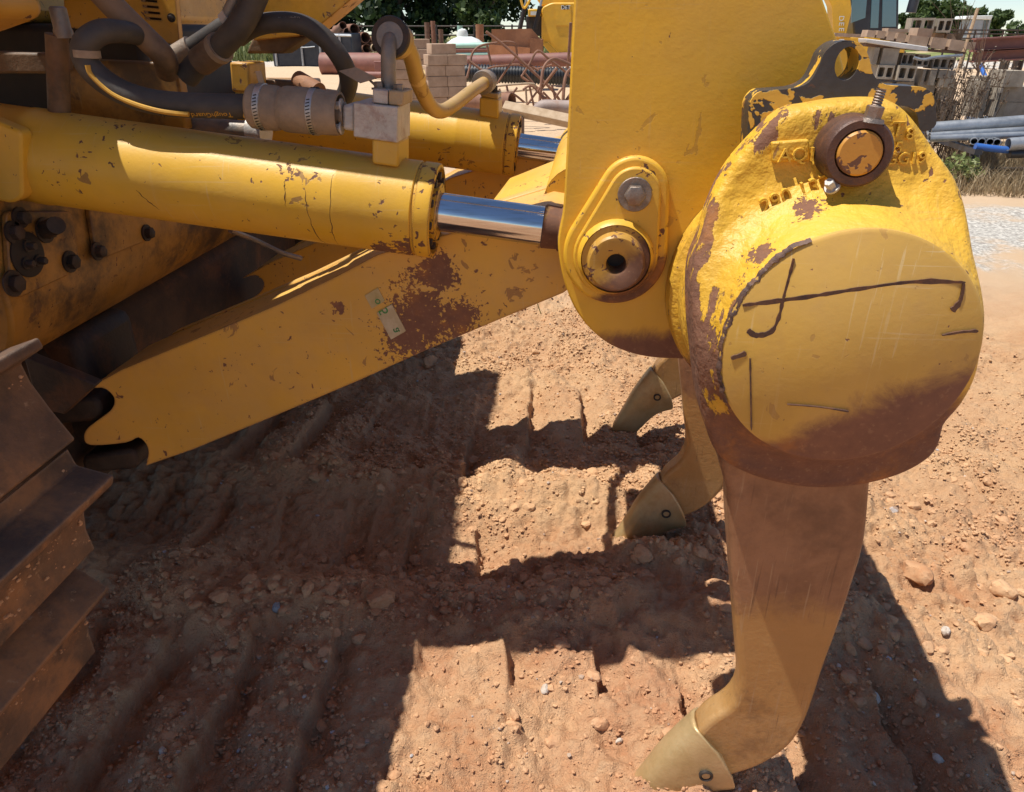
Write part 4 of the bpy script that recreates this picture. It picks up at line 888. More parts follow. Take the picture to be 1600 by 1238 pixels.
# dirt packed at the roots of the grousers
V_, F_ = [], []; pr2 = np.random.default_rng(4)
for (x_, y_, dx_, n_) in ((131, 796, 0.006, 120), (136, 826, 0.006, 40), (134, 952, 0.006, 90), (112, 716, 0.0, 60), (36, 572, 0.008, 50)):
    q_ = P(x_, y_, TY)
    for k_ in range(n_):
        s_ = 0.0014 + 0.0045 * pr2.random() ** 3; v_ = vars_[pr2.integers(len(vars_))] * s_ * np.array([0.6, 1.2, 1.0]) + np.array([q_.x + dx_ + pr2.normal() * 0.004, TY - 0.01 - 0.57 * pr2.random(), q_.z - abs(pr2.normal()) * 0.014])
        b_ = len(V_); V_ += [tuple(t_) for t_ in v_]; F_ += [tuple(int(i_) + b_ for i_ in f_) for f_ in rf]
pk = obj('packed_soil', (V_, F_), m_clod, trk, smooth=0); pk['kind'] = 'stuff'

# ------------------------------------------------------------------ yard behind the machine
def bgp(x, y, D): return P(x, y, D)
def zg(x, D): return gh(x, D)
def bbox(x0, x1, y0, y1, D, depth, z0=None):
    """world box whose front fills these picture limits at depth D"""
    a, b = P(x0, y1, D), P(x1, y0, D); lo = a.z if z0 is None else z0
    return Vector(((a.x + b.x) / 2, D + depth / 2, (lo + b.z) / 2)), Vector((b.x - a.x, depth, b.z - lo))
m_maroon = steel('maroon_pipe', (0.17, 0.065, 0.05), (0.25, 0.105, 0.08), 0.6, 0, rusta=0.4, sc=3)
m_rustpipe = steel('rusty_pipe', (0.16, 0.075, 0.045), (0.28, 0.14, 0.085), 0.75, 0, rusta=0.5, sc=4)
m_rustplate = steel('rusty_plate', (0.20, 0.085, 0.04), (0.32, 0.15, 0.075), 0.8, 0, rusta=0.5, sc=2.5)
m_conc = plain('concrete_block', (0.27, 0.23, 0.18), (0.38, 0.33, 0.26), 0.9, sc=7, bump=0.5, spec=0.2)
m_tan = plain('tan_block', (0.34, 0.235, 0.16), (0.46, 0.33, 0.235), 0.9, sc=5, bump=0.5, spec=0.2)
m_galv = steel('galvanised_pipe', (0.26, 0.28, 0.30), (0.40, 0.42, 0.44), 0.4, 0.6, rusta=0.1, sc=5)
m_grey = plain('grey_metal', (0.28, 0.31, 0.33), (0.36, 0.39, 0.41), 0.5, 0.2, sc=4)
m_navy = plain('navy_paint', (0.012, 0.016, 0.028), (0.03, 0.034, 0.045), 0.4, 0, sc=3)
m_red = plain('red_paint', (0.46, 0.07, 0.035), (0.34, 0.06, 0.035), 0.5, 0, sc=5)
m_mint = plain('mint_paint', (0.26, 0.46, 0.38), (0.34, 0.54, 0.46), 0.5, 0, sc=4)
m_white = plain('white_shell', (0.62, 0.66, 0.62), (0.74, 0.76, 0.72), 0.45, 0, sc=4)
m_wood = plain('weathered_wood', (0.36, 0.25, 0.15), (0.47, 0.35, 0.23), 0.85, 0, sc=9, bump=0.5)
m_post = plain('brown_post', (0.11, 0.06, 0.04), (0.19, 0.11, 0.07), 0.85, 0, sc=5)
m_corr = plain('black_pipe', (0.012, 0.013, 0.014), (0.03, 0.03, 0.032), 0.4, 0, sc=5)
m_catfar = paint('far_machine_paint', chip=0.75, cluster=0.2, dust=0.1, scratch=0)
m_glass = NT('cab_glass'); m_glass = m_glass.out((0.06, 0.14, 0.19), 0.05, 0.0, 1.0)
m_sheet = plain('white_sheet', (0.62, 0.60, 0.57), (0.5, 0.48, 0.45), 0.7, sc=6)
m_bluep = plain('blue_pipe', (0.03, 0.10, 0.36), (0.04, 0.14, 0.42), 0.4, sc=5)
def hollow(a, b, r, t=None, n=20):
    a, b = Vector(a), Vector(b); L = (b - a).length; t = t or r * 0.12
    return lathe([(r - t, L), (r - t, 0.0), (r, 0.0), (r, L), (r - t, L)], a, b - a, n, cap=False)
def one(name, geo, mat, label, cat, base, grp=None, bevel=0.0, smooth=40):
    o = obj(name, geo, mat, base=base, bevel=bevel, smooth=smooth); tag(o, label, cat, grp); return o
# left far: fence, red frame, dark container, pipes
fb = P(500, 44, 50); fx0, fx1 = P(395, 44, 50).x, P(860, 44, 50).x
fn = thing('rail_fence', (fx0, 50, zg(fx0, 50)), 'dark rail fence running below the trees at the back', 'fence')
for z_ in (1.5, 2.0): obj('rail', tube([(fx0, 50, z_), (fx1, 50, z_)], 0.05, 6, smooth=False), m_darksteel, fn)
for i in range(9): x_ = fx0 + (fx1 - fx0) * i / 8; obj('post', tube([(x_, 50, zg(x_, 50) - 0.1), (x_, 50, 2.1)], 0.06, 6, smooth=False), m_darksteel, fn)
c0 = P(412, 94, 52); rf_ = thing('truss_frame', (c0.x, 52, 0), 'red steel ladder truss leaning beside the dark container', 'truss')
for dx in (0, 14): obj('chord', tube([P(392 + dx, 92 + dx * 0.2, 52), P(424 + dx * 0.7, 58 + dx * 0.5, 52)], 0.07, 6, smooth=False), m_red, rf_)
for i in range(6): t_ = i / 5; obj('rung', tube([P(392 + 32 * t_, 92 - 34 * t_, 52), P(406 + 27.8 * t_, 95 - 30 * t_, 52)], 0.05, 6, smooth=False), m_red, rf_)
obj('foot', box(*bbox(384, 410, 88, 98, 51.8, 0.5)), m_darksteel, rf_)
cc, cs = bbox(428, 548, 52, 104, 41, 1.8, 0.05); dk = thing('dump_container', (cc.x, 41, 0), 'dark blue steel container with grey ribs beyond the hoses', 'container')
obj('body', box(cc, cs), m_navy, dk, bevel=0.05)
obj('top_rail', tube([P(426, 53, 40.9), P(549, 56, 40.9)], 0.07, 6, smooth=False), m_galv, dk)
for x_ in (428, 469, 498, 530): obj('rib', tube([P(x_, 54, 40.9), P(x_ + 5, 103, 40.9)], 0.06, 6, smooth=False), m_galv, dk)
obj('lamp', lathe([(0.01, -0.02), (0.11, 0.0), (0.1, 0.05)], P(453, 66, 40.86), (0, 1, 0), 12), m_white, dk)
obj('hose_line', tube([P(436, 78, 40.85), P(452, 66, 40.8), P(470, 74, 40.85), P(492, 73, 40.85)], 0.03, 6), m_galv, dk)
names = ['topmost short rusty pipe of the pile, tilted upward', 'rusty pipe under the tilted one in the far pile', 'wide rusty pipe at the upper middle of the far pile', 'rusty pipe at the right of the far pile, upper row', 'narrow dark pipe beside the right upper pipe of the pile', 'rusty pipe in the lower row of the far pile', 'pale-rimmed pipe at the lower right of the far pile']
for i, (x_, y_, r_) in enumerate(((536, 40, 6), (543, 51, 6.5), (554, 46, 8), (571, 59, 8), (586, 62, 4.5), (573, 76, 7), (586, 75, 6))):
    a = P(x_, y_, 43); d_ = Vector((-0.55, 0.83, -0.2 if i == 0 else -0.02)); one('steel_pipe', hollow(a, a + d_ * 3.5, r_ * mpp(43), n=16), m_rustpipe if i != 6 else m_wood, names[i], 'pipe', (a.x, a.y, 0), 'pipes in the far pile')
rk = thing('pipe_rack', (P(580, 98, 43).x, 43.5, 0), 'rusty open rack holding the far pipe pile', 'rack')
for x_ in (548, 602): obj('upright', tube([P(x_, 104, 43.3), P(x_ - 8, 52, 43.3)], 0.07, 6, smooth=False), m_rustpipe, rk)
for y_ in (69, 86): obj('shelf', box(P(576, y_, 44.2), (2.6, 1.6, 0.1)), m_rustpipe, rk)
a, b = P(503, 100, 34), P(700, 101, 34)
one('large_pipe', hollow(a, b, 16.5 * mpp(34), n=32), m_maroon, 'large maroon steel pipe with open left end lying in the yard', 'pipe', (a.x, 34, 0))
one('square_tube', box(*bbox(585, 640, 96, 112, 31.5, 0.3)), m_maroon, 'maroon square tube in front of the large pipe', 'tube', (P(600, 110, 31.5).x, 31.5, 0), bevel=0.02)
one('small_pipe', tube([P(556, 117, 30.5), P(640, 118, 30.5)], 0.12, 12, smooth=False), m_maroon, 'thin maroon pipe below the square tube', 'pipe', (P(600, 118, 30.5).x, 30.5, 0))
# tan block stacks seen on their corner
def brick(name, c, s, rz, mat, label, grp, cat='block'):
    o = one(name, box(c, s, rz), mat, label, cat, (c[0], c[1], c[2] - s[2] / 2), grp, bevel=0.008); return o
ordn = ['top', 'second', 'third', 'fourth', 'fifth', 'sixth', 'seventh', 'eighth', 'ninth', 'tenth']
def stack(x, ytop, D, rows, rz, L, W, hh, nm, mat=None):
    c = P(x, ytop, D); z = c.z - hh / 2; u = Vector((math.cos(rz), math.sin(rz), 0)); i = 0; rr = random.Random(int(x))
    while z > -hh / 2 + zg(c.x, D) and i < 10:
        jog = Vector((rr.uniform(-0.03, 0.03), rr.uniform(-0.03, 0.03), 0))
        if rows[min(i, len(rows) - 1)] == 1:
            brick('concrete_brick', c + jog + Vector((0, 0, z - c.z)) - u * 0.05, (L * 0.62, W, hh * 0.96), rz, mat or m_tan, 'tan concrete brick, single one in the %s row of %s' % (ordn[i], nm), 'bricks of ' + nm)
        else:
            for s_, w_ in ((-1, 'left'), (1, 'right')):
                brick('concrete_brick', c + jog + u * s_ * L / 4 + Vector((0, 0, z - c.z)), (L / 2 * 0.985, W, hh * 0.97), rz + rr.uniform(-0.03, 0.03), mat or m_tan, 'tan concrete brick, %s one in the %s row of %s' % (w_, ordn[i], nm), 'bricks of ' + nm)
        z -= hh; i += 1
stack(693, 68, 15.5, [1, 2, 2], 0.42, 0.78, 0.42, 0.19, 'the front brick stack')
stack(640, 61, 17.5, [2, 2], 0.42, 0.85, 0.45, 0.2, 'the rear brick stack')
# posts, tank, bin
for x_, y0, y1, m_, l_, w_ in ((667, 35, 66, m_post, 'dark brown post left of the white tank', 7), (676, 33, 66, m_rustpipe, 'lighter rusty post beside the dark brown post', 6), (688, 46, 66, m_post, 'short brown post nearest the white tank', 7), (718, 40, 56, m_mint, 'mint green pipe standing behind the white tank', 8), (749, 38, 66, m_rustplate, 'wide rusty post right of the white tank', 12)):
    c, s = bbox(x_ - w_ / 2, x_ + w_ / 2, y0, y1, 36, 0.25, 0.0); one('post', lathe([(s.x / 2, 0), (s.x / 2, s.z), (s.x / 2 - 0.03, s.z)], (c.x, c.y, 0), (0, 0, 1), 12), m_, l_, 'post', (c.x, c.y, 0))
tk = P(727, 74, 30); mp = mpp(30); tz = thing('water_tank', (tk.x, 30, 0), 'white domed tank with a round cap, ribbed mint green below', 'tank')
obj('shell', lathe([(0.75, -0.9), (0.80, -0.3), (0.80, 0.0), (0.72, 0.12), (0.5, 0.27), (0.25, 0.36)], (tk.x, 30, tk.z), (0, 0, 1), 28), m_white, tz)
obj('cap', lathe([(0.2, 0), (0.22, 0.1), (0.17, 0.24), (0.02, 0.3)], (tk.x - 0.1, 30, tk.z + 0.33), (0, 0, 1), 16), m_white, tz)
for y_, m_, l_ in ((72, m_mint, 'upper mint green pipe in front of the white tank'), (79, m_maroon, 'dark red pipe between the two mint green pipes'), (86, m_mint, 'lower mint green pipe in front of the white tank')):
    a, b = P(706, y_, 27), P(770, y_ - 1, 27); one('long_pipe', hollow(a, b, 0.09, n=14), m_, l_, 'pipe', (a.x, 27, 0))
bn0 = P(803, 92, 25); bn = thing('steel_bin', (bn0.x, 25, 0), 'rusty steel bin with sloping back in front of the far yellow machine', 'bin')
obj('front_panel', prism(xz([(768, 46), (830, 45), (845, 62), (845, 82), (768, 82)], 25), 25, 25.06), m_rustplate, bn)
obj('lower_panel', prism(xz([(764, 70), (828, 75), (828, 100), (762, 100)], 24.8), 24.8, 24.86), steel('orange_plate', (0.36, 0.15, 0.065), (0.46, 0.21, 0.10), 0.8, 0, sc=3), bn)
obj('side_panel', prism(xz([(828, 60), (846, 62), (846, 100), (828, 100)], 24.9), 24.87, 25.9), m_rustplate, bn)
# far yellow crawler machine
fm0 = P(860, 95, 27); fm = thing('crawler_tractor', (fm0.x, 27, 0), 'far yellow crawler tractor with black lift cylinders behind the rusty scrap', 'tractor')
obj('body', prism(rounded(xz([(846, 12), (862, 4), (960, 4), (960, 84), (862, 84), (846, 66)], 27), 0.12), 27, 28.2), m_catfar, fm, bevel=0.04)
obj('hood', prism(xz([(818, -30), (960, -30), (960, 6), (846, 10)], 27.3), 27.3, 28.4), m_catfar, fm, bevel=0.05)
obj('headlamp_panel', box(*bbox(825, 845, 14, 26, 26.9, 0.5)), m_catfar, fm, bevel=0.03)
obj('lamp', box(*bbox(829, 841, 18, 24, 26.85, 0.04)), m_white, fm)
obj('grille', box(*bbox(822, 848, 25, 56, 27.1, 0.5)), m_black, fm, bevel=0.03)
obj('access_door', prism(xz([(866, 8), (892, 8), (892, 40), (868, 40)], 26.97), 26.97, 26.999), m_catfar, fm)
obj('badge', box(*bbox(878, 890, 9, 15, 26.9, 0.02)), m_black, fm)
obj('lettering', text_geo('D6T', 0.17, 0.004, facing(P(884, 12, 26.885), (1, 0, 0), (0, 0, 1))), m_white, fm, smooth=0)
for x_ in (0, 24):
    obj('lift_cylinder', tube([P(812 + x_, 46, 26.6), P(820 + x_, 10, 26.6)], 0.075, 10, smooth=False), m_black, fm)
    obj('rod', tube([P(820 + x_, 12, 26.6), P(826 + x_, -18, 26.6)], 0.04, 8, smooth=False), m_galv, fm)
obj('hose', tube([P(812, -10, 26.5), P(818, 12, 26.5), P(826, 4, 26.5), P(832, -14, 26.5)], 0.04, 8), m_catfar, fm)
obj('push_arm', prism(xz([(846, 68), (856, 66), (880, 90), (872, 98)], 26.7), 26.7, 26.95), m_catfar, fm, bevel=0.02)
obj('undercarriage', prism(xz([(866, 84), (960, 80), (960, 104), (880, 104)], 26.8), 26.8, 27.4), m_darksteel, fm, bevel=0.05)
# pipes and tangled tube frames
a, b = P(700, 99, 21), P(925, 92, 21); one('long_pipe', hollow(a, b, 0.17, n=20), m_maroon, 'long maroon pipe behind the tangled rusty frames', 'pipe', (a.x, 21, 0))
a, b = P(724, 114, 18.5), P(930, 121, 18.5); pr = []
for i in range(60): pr += [(0.2, i * 0.07), (0.2, i * 0.07 + 0.035), (0.175, i * 0.07 + 0.04), (0.175, i * 0.07 + 0.065)]
one('corrugated_pipe', lathe(pr[:200], a, b - a, 18), m_corr, 'black corrugated pipe under the tangled rusty frames', 'pipe', (a.x, 18.5, 0), smooth=30)
def zp(x, y): return (600 + x / 5.333, y / 5.333)
def frame(pts, D, lab, mat=m_rustpipe, r=0.024, extra=()):
    p0 = P(*zp(*pts[0]), D); t = thing('tube_frame', (p0.x, D, 0), lab, 'tube frame', 'tangled tube frames')
    obj('hoop', tube([P(*zp(*q_), D + 0.08 * i) for i, q_ in enumerate(pts)], r, 8, 4), mat, t)
    for e in extra: obj('brace', tube([P(*zp(*q_), D + 0.1) for q_ in e], r, 8, smooth=False), mat, t)
frame([(690, 650), (715, 560), (735, 450), (800, 385), (920, 360), (1040, 350), (1095, 375), (1110, 480)], 16.5, 'arched rusty tube frame at the left of the tangled scrap', extra=[[(858, 380), (895, 545)], [(700, 500), (820, 590)]])
frame([(850, 265), (1000, 380), (1200, 560), (1400, 750), (1490, 880)], 16.0, 'long straight rusty bar falling across the tangled scrap', r=0.028)
frame([(1145, 640), (1210, 540), (1280, 425), (1370, 490), (1500, 590), (1590, 680)], 16.2, 'peaked rusty tube frame in the middle of the tangled scrap', extra=[[(1145, 640), (1320, 760)], [(1210, 540), (1290, 590)]])
frame([(1295, 890), (1310, 700), (1330, 570), (1380, 505), (1450, 497), (1600, 560)], 15.6, 'tall curved rusty hoop right of the middle of the scrap', r=0.03, extra=[[(1310, 740), (1440, 570)], [(1300, 800), (1480, 880)]])
frame([(1490, 890), (1500, 720), (1520, 620), (1560, 575), (1640, 560)], 15.2, 'rusty hoop closest to the upright plate', r=0.032, extra=[[(1510, 850), (1620, 700)]])
frame([(820, 600), (900, 560), (1000, 550), (1120, 540), (1260, 575), (1400, 540)], 16.8, 'low bent rusty rod lying across the black pipe', r=0.02, extra=[[(940, 700), (1095, 475)], [(1160, 590), (1330, 800)]])
frame([(1556, 190), (1545, 380), (1530, 570)], 16.9, 'single upright rusty bar before the far yellow tractor', r=0.03)
frame([(935, 720), (1080, 705), (1240, 700), (1245, 740), (1100, 760), (960, 770)], 15.0, 'pale bent rod frame low in the tangled scrap', mat=m_wood, r=0.02, extra=[[(960, 740), (1000, 850)], [(1180, 720), (1190, 880)]])
rr = random.Random(3)
for i, nm in enumerate(('at its left', 'at its middle', 'at its right')):
    x_, y_ = 960 + i * 190, 800; frame([(x_ + rr.uniform(-30, 30), y_ + rr.uniform(-60, 60)), (x_ + 90, y_ + rr.uniform(-80, 60)), (x_ + 210, y_ + rr.uniform(0, 90))], 14.6 + 0.2 * i, 'short twisted rusty rod at the foot of the scrap, ' + nm, r=0.02, extra=[[(x_ + 40, y_ + 80), (x_ + 150, y_ - 70)], [(x_ + 100, y_ + 90), (x_ + 60, y_ - 90)]])
a, b = P(722, 158, 14.5), P(800, 158, 14.0); one('rusty_pipe', hollow(a, b, 0.14, n=20), m_rustpipe, 'pinkish rusty pipe behind the far cylinder coupling', 'pipe', (a.x, 14.3, 0))
a, b = P(842, 178, 13.4), P(930, 172, 13.4); one('elbow_duct', tube([P(836, 182, 13.4), P(846, 168, 13.4), P(868, 167, 13.4), P(930, 170, 13.4)], 0.11, 16), steel('grey_duct', (0.24, 0.18, 0.15), (0.36, 0.28, 0.24), 0.6, 0, sc=4), 'grey pipe elbow half hidden by the upright plate', 'pipe', (a.x, 13.4, 0))
a, b = P(788, 168, 12.6), P(930, 198, 12.2); dv = (b - a)
tm = thing('timber_beam', (a.x, 12.6, 0), 'weathered timber beam lying behind the far chrome rod', 'beam')
obj('beam', tube([a, b], 0.11, 4, smooth=False), m_wood, tm, bevel=0.01, smooth=0)
for t_ in (0.15, 0.9):
    q_ = a + dv * t_; obj('bearer', box((q_.x, q_.y, (q_.z - 0.1) / 2), (0.2, 0.3, q_.z - 0.1)), m_post, tm, bevel=0.01)
# ---- right side: excavator, utility box, fence
ex0 = P(1340, 52, 19); ex = thing('excavator', (ex0.x, 19, 0), 'yellow excavator with dark framed glass cab behind the block stack', 'excavator')
obj('boom', prism(rounded(xz([(1268, -60), (1322, -60), (1331, 18), (1321, 58), (1303, 60), (1300, 10)], 18.6), 0.05), 18.6, 19.0), m_catfar, ex, bevel=0.03)
for i, ch in enumerate('DEERE'): obj('lettering', text_geo(ch, 0.15, 0.003, facing(P(1314.5, 29 + i * 8.6, 18.59), (0, 0, -1), (1, 0, 0))), m_white, ex, smooth=0)
cabz = xz([(1326, -60), (1406, -60), (1404, 56), (1334, 56)], 19.2)
obj('cab_shell', prism(cabz, 19.2, 20.6), m_navy, ex, bevel=0.04)
for pts in ([(1332, -40), (1358, -40), (1352, 28), (1330, 36)], [(1364, -40), (1376, -40), (1372, 44), (1360, 44)], [(1380, -40), (1401, -40), (1400, 42), (1378, 42)]):
    obj('window', prism(xz(pts, 19.18), 19.175, 19.198), m_glass, ex)
obj('body', box(*bbox(1290, 1420, 56, 78, 19.1, 2.0, 0.9)), m_catfar, ex, bevel=0.05)
obj('undercarriage', box(*bbox(1300, 1420, 78, 110, 19.2, 2.0, 0.0)), m_darksteel, ex, bevel=0.1)
obj('arm_cylinder', tube([P(1423, 20, 19.4), P(1432, -12, 19.4)], 0.11, 12, smooth=False), m_navy, ex)
ub0 = P(1528, 62, 40); ub = thing('utility_box', (ub0.x, 40, 0), 'grey metal utility box on legs in front of the right trees', 'utility box')
c, s = bbox(1509, 1538, 31, 62, 40, 1.0); obj('cabinet', box(c, s), m_grey, ub, bevel=0.03)
obj('lid', prism(xz([(1508, 30), (1512, 25), (1552, 24), (1549, 31)], 39.95), 39.95, 41.2), m_white, ub, bevel=0.02)
obj('side', box(*bbox(1538.4, 1549, 31, 60, 40.2, 0.8)), m_grey, ub)
for x_ in (1512, 1545): obj('leg', box(*bbox(x_ - 2, x_ + 2, 61.5, 80, 40.2, 0.15, 0.0)), m_darksteel, ub)
ps = P(1508, 62, 37); one('wood_pole', tube([(ps.x, 37, 0), (ps.x + 0.2, 37, P(1510, 13, 37).z)], 0.07, 8, smooth=False), m_wood, 'leaning wooden pole beside the utility box', 'pole', (ps.x, 37, 0))
fr0, fr1 = P(1478, 60, 33).x, P(1720, 60, 33).x; f2 = thing('pipe_fence', (fr0, 33, 0), 'low metal pipe fence in front of the utility box', 'fence')
for y_ in (47, 53, 60): obj('rail', tube([(fr0, 33, P(1550, y_, 33).z), (fr1, 33, P(1550, y_ + 1, 33).z)], 0.03, 6, smooth=False), m_darksteel, f2)
for i in range(12): x_ = fr0 + (fr1 - fr0) * i / 11; obj('post', tube([(x_, 33, 0), (x_, 33, P(1550, 46, 33).z)], 0.035, 6, smooth=False), m_darksteel, f2)
# ---- concrete block piles on the right
BD = 11.5
def cmu(x0, x1, y0, y1, label, holes=2, D=BD, depth=0.2, rz=0.0, mat=None, sl=0.0, grp='blocks of the right pile'):
    c, s = bbox(x0, x1, y0, y1, D, depth); w, h = s.x, s.z; hs = []
    if holes:
        cw = w / holes
        for i in range(holes): hs.append(rounded([(-w / 2 + cw * i + cw * 0.14, -h * 0.34), (-w / 2 + cw * (i + 1) - cw * 0.14, -h * 0.34), (-w / 2 + cw * (i + 1) - cw * 0.14, h * 0.34), (-w / 2 + cw * i + cw * 0.14, h * 0.34)], 0.015, 2))
    g = prism([(-w / 2, -h / 2), (w / 2, -h / 2), (w / 2, h / 2), (-w / 2, h / 2)], -depth / 2, depth / 2, holes=hs)
    M = Matrix.Translation(c) @ Matrix.Rotation(rz, 4, 'Z') @ Matrix.Rotation(sl, 4, 'Y')
    return one('concrete_block' if holes else 'solid_block', xf(g, M), mat or m_conc, label, 'block', (c.x, c.y, c.z - h / 2), grp, smooth=30)
def q3(x): return 1290 + x / 5.161
def q3y(y): return y / 5.161
R3 = lambda a, b, c, d: (q3(a), q3(b), q3y(c), q3y(d))
cmu(*R3(690, 900, 145, 262), 'two-cell block at the top of the pile, left one', 2, BD + 0.3, 0.3, -0.12)
cmu(*R3(905, 1040, 150, 264), 'two-cell block at the top of the pile, right one', 2, BD + 0.25, 0.3, -0.12)
for i, (a, b, c, d) in enumerate(((330, 408, 246, 302), (410, 488, 250, 308), (490, 566, 258, 326), (570, 655, 268, 340), (660, 838, 292, 372), (842, 985, 306, 394), (988, 1128, 324, 410))):
    cmu(*R3(a, b, c, d), 'solid tan block in the upper brick row, %s from the left' % ordn[i].replace('top', 'first'), 0, BD, 0.24, 0.0, m_tan, 0.1)
cmu(*R3(715, 866, 230, 300), 'loose tan brick lying on the upper brick row', 0, BD + 0.06, 0.2, 0.2, m_tan, 0.06)
for i, (a, b, c, d) in enumerate(((500, 682, 233, 262), (880, 962, 268, 308), (966, 1092, 276, 326), (70, 320, 272, 300), (1130, 1215, 340, 400))):
    cmu(*R3(a, b, c, d), 'tan block behind the upper brick row, ' + ('left of the top blocks', 'below the right top block', 'right of the top blocks', 'near the excavator boom', 'at the right end')[i], 0, BD + 0.4, 0.24, 0.0, m_tan, 0.05)
sh_ = thing('plank_sheet', (P(1400, 70, BD).x, BD, 0), 'white sagging sheet under the upper brick row', 'sheet')
obj('sheet', prism(xz([(q3(328), q3y(312)), (q3(600), q3y(345)), (q3(830), q3y(380)), (q3(825), q3y(418)), (q3(600), q3y(390)), (q3(330), q3y(345))], BD - 0.05), BD - 0.05, BD + 0.3), m_sheet, sh_, bevel=0.01)
obj('pallet_board', prism(xz([(q3(330), q3y(350)), (q3(1130), q3y(420)), (q3(1130), q3y(440)), (q3(330), q3y(375))], BD), BD + 0.02, BD + 0.4), m_post, sh_)
for i, (a, b, c, d, h_, dd) in enumerate(((372, 438, 384, 522, 0, 0), (440, 600, 392, 526, 0, 0), (602, 725, 430, 530, 2, 0.08), (728, 850, 440, 540, 2, 0.12), (855, 1055, 466, 560, 3, 0.1), (405, 562, 528, 640, 2, -0.05), (572, 742, 532, 652, 2, -0.1), (760, 815, 560, 690, 0, 0.05), (820, 902, 566, 690, 0, 0.03), (904, 1052, 570, 632, 0, 0.03), (904, 1052, 636, 705, 0, 0.03))):
    nm = ('narrow plain block left in the second row', 'plain speckled block left in the second row', 'dark two-cell block in the middle of the second row', 'deep shaded two-cell block right of the middle', 'three-cell block at the right of the second row', 'tilted two-cell block in the third row, left', 'pale two-cell block facing front in the third row', 'shaded plain block in the third row beside the weeds', 'plain block in the third row, second beside the weeds', 'flat plain block at the right of the third row, upper', 'flat plain block at the right of the third row, lower')[i]
    cmu(*R3(a, b, c, d), nm, h_, BD + dd, 0.3, 0.0, None, 0.04)
for r_ in range(3):
    for i in range(4):
        cmu(1362 + i * 34, 1395 + i * 34, 128 + r_ * 30, 157 + r_ * 30, 'plain block low in the pile behind the weeds, row %s, column %s' % (('one', 'two', 'three')[r_], ('one', 'two', 'three', 'four')[i]), 0, BD + 0.1, 0.3)
a, b = P(q3(712), q3y(466), BD - 0.3), P(q3(1100), q3y(448), BD - 0.1)
one('metal_strap', tube([a, P(q3(790), q3y(482), BD - 0.3), P(q3(900), q3y(462), BD - 0.25), b], 0.022, 6), m_galv, 'thin metal strap sticking out of the block pile', 'strap', (a.x, a.y, 0))
# loose blocks right of the weeds
cmu(1520, 1546, 126, 184, 'tilted pale block end standing among the dry weeds', 0, 10.6, 0.3, 0.3, None, -0.06)
cmu(1546, 1563, 138, 182, 'two-cell block standing on end among the dry weeds', 1, 10.55, 0.3, 0.3, None, 0.02)
cmu(1526, 1566, 120, 140, 'flat block behind the tilted block among the weeds', 0, 11.2, 0.3, -0.1)
cmu(1564, 1604, 111, 136, 'pale block on top of the pile at the right edge', 0, 10.9, 0.4, 0.05)
cmu(1566, 1640, 136, 160, 'shaded block at the right edge under the pale one', 0, 11.0, 0.4)
cmu(1566, 1640, 160, 186, 'lowest block at the right edge above the pipes', 0, 11.0, 0.4)
# maroon beams on dark stands
a = P(1526, 80, 13.5)
for y_, r_, l_ in ((70, 8, 'upper maroon steel beam at the right edge'), (88, 7, 'lower maroon steel beam at the right edge')):
    p0, p1 = P(1524, y_ + 1, 13.5), P(1760, y_ - 12, 13.5); h_ = r_ * mpp(13.5)
    t = thing('steel_beam', (p0.x, 13.5, 0), l_, 'beam', 'maroon beams'); dv = p1 - p0
    for nm, dz_, dy_, sz in (('top_flange', h_, 0, (0.012, 0.16)), ('bottom_flange', -h_, 0, (0.012, 0.16)), ('web', 0, 0, (h_ - 0.0125, 0.012))):
        V_ = []
        for p_ in (p0, p1):
            for sy, sz_ in ((-1, -1), (1, -1), (1, 1), (-1, 1)): V_.append((p_.x, p_.y + sy * sz[1] / 2 + 0.1, p_.z + dz_ + sz_ * sz[0]))
        obj(nm, (V_, [(0, 1, 2, 3), (4, 7, 6, 5), (0, 4, 5, 1), (1, 5, 6, 2), (2, 6, 7, 3), (3, 7, 4, 0)]), m_maroon, t)
for i, x_ in enumerate((1572, 1592)):
    c, s = bbox(x_ - 6, x_ + 6, 95, 140, 13.6, 0.3, 0.0); one('beam_stand', prism([(c.x - s.x / 2, 0), (c.x + s.x / 2, 0), (c.x + s.x * 0.35, s.z), (c.x - s.x * 0.35, s.z)], 13.6, 13.9), m_darksteel, 'dark stand under the maroon beams, ' + ('left one', 'right one')[i], 'stand', (c.x, 13.6, 0), 'beam stands', bevel=0.02)
a, b = P(1531, 102, 12.8), P(1540, 121, 12.5); one('blue_pipe', tube([a, b], 0.03, 10, smooth=False), m_bluep, 'short blue pipe poking up behind the dry weeds', 'pipe', (b.x, b.y, 0))
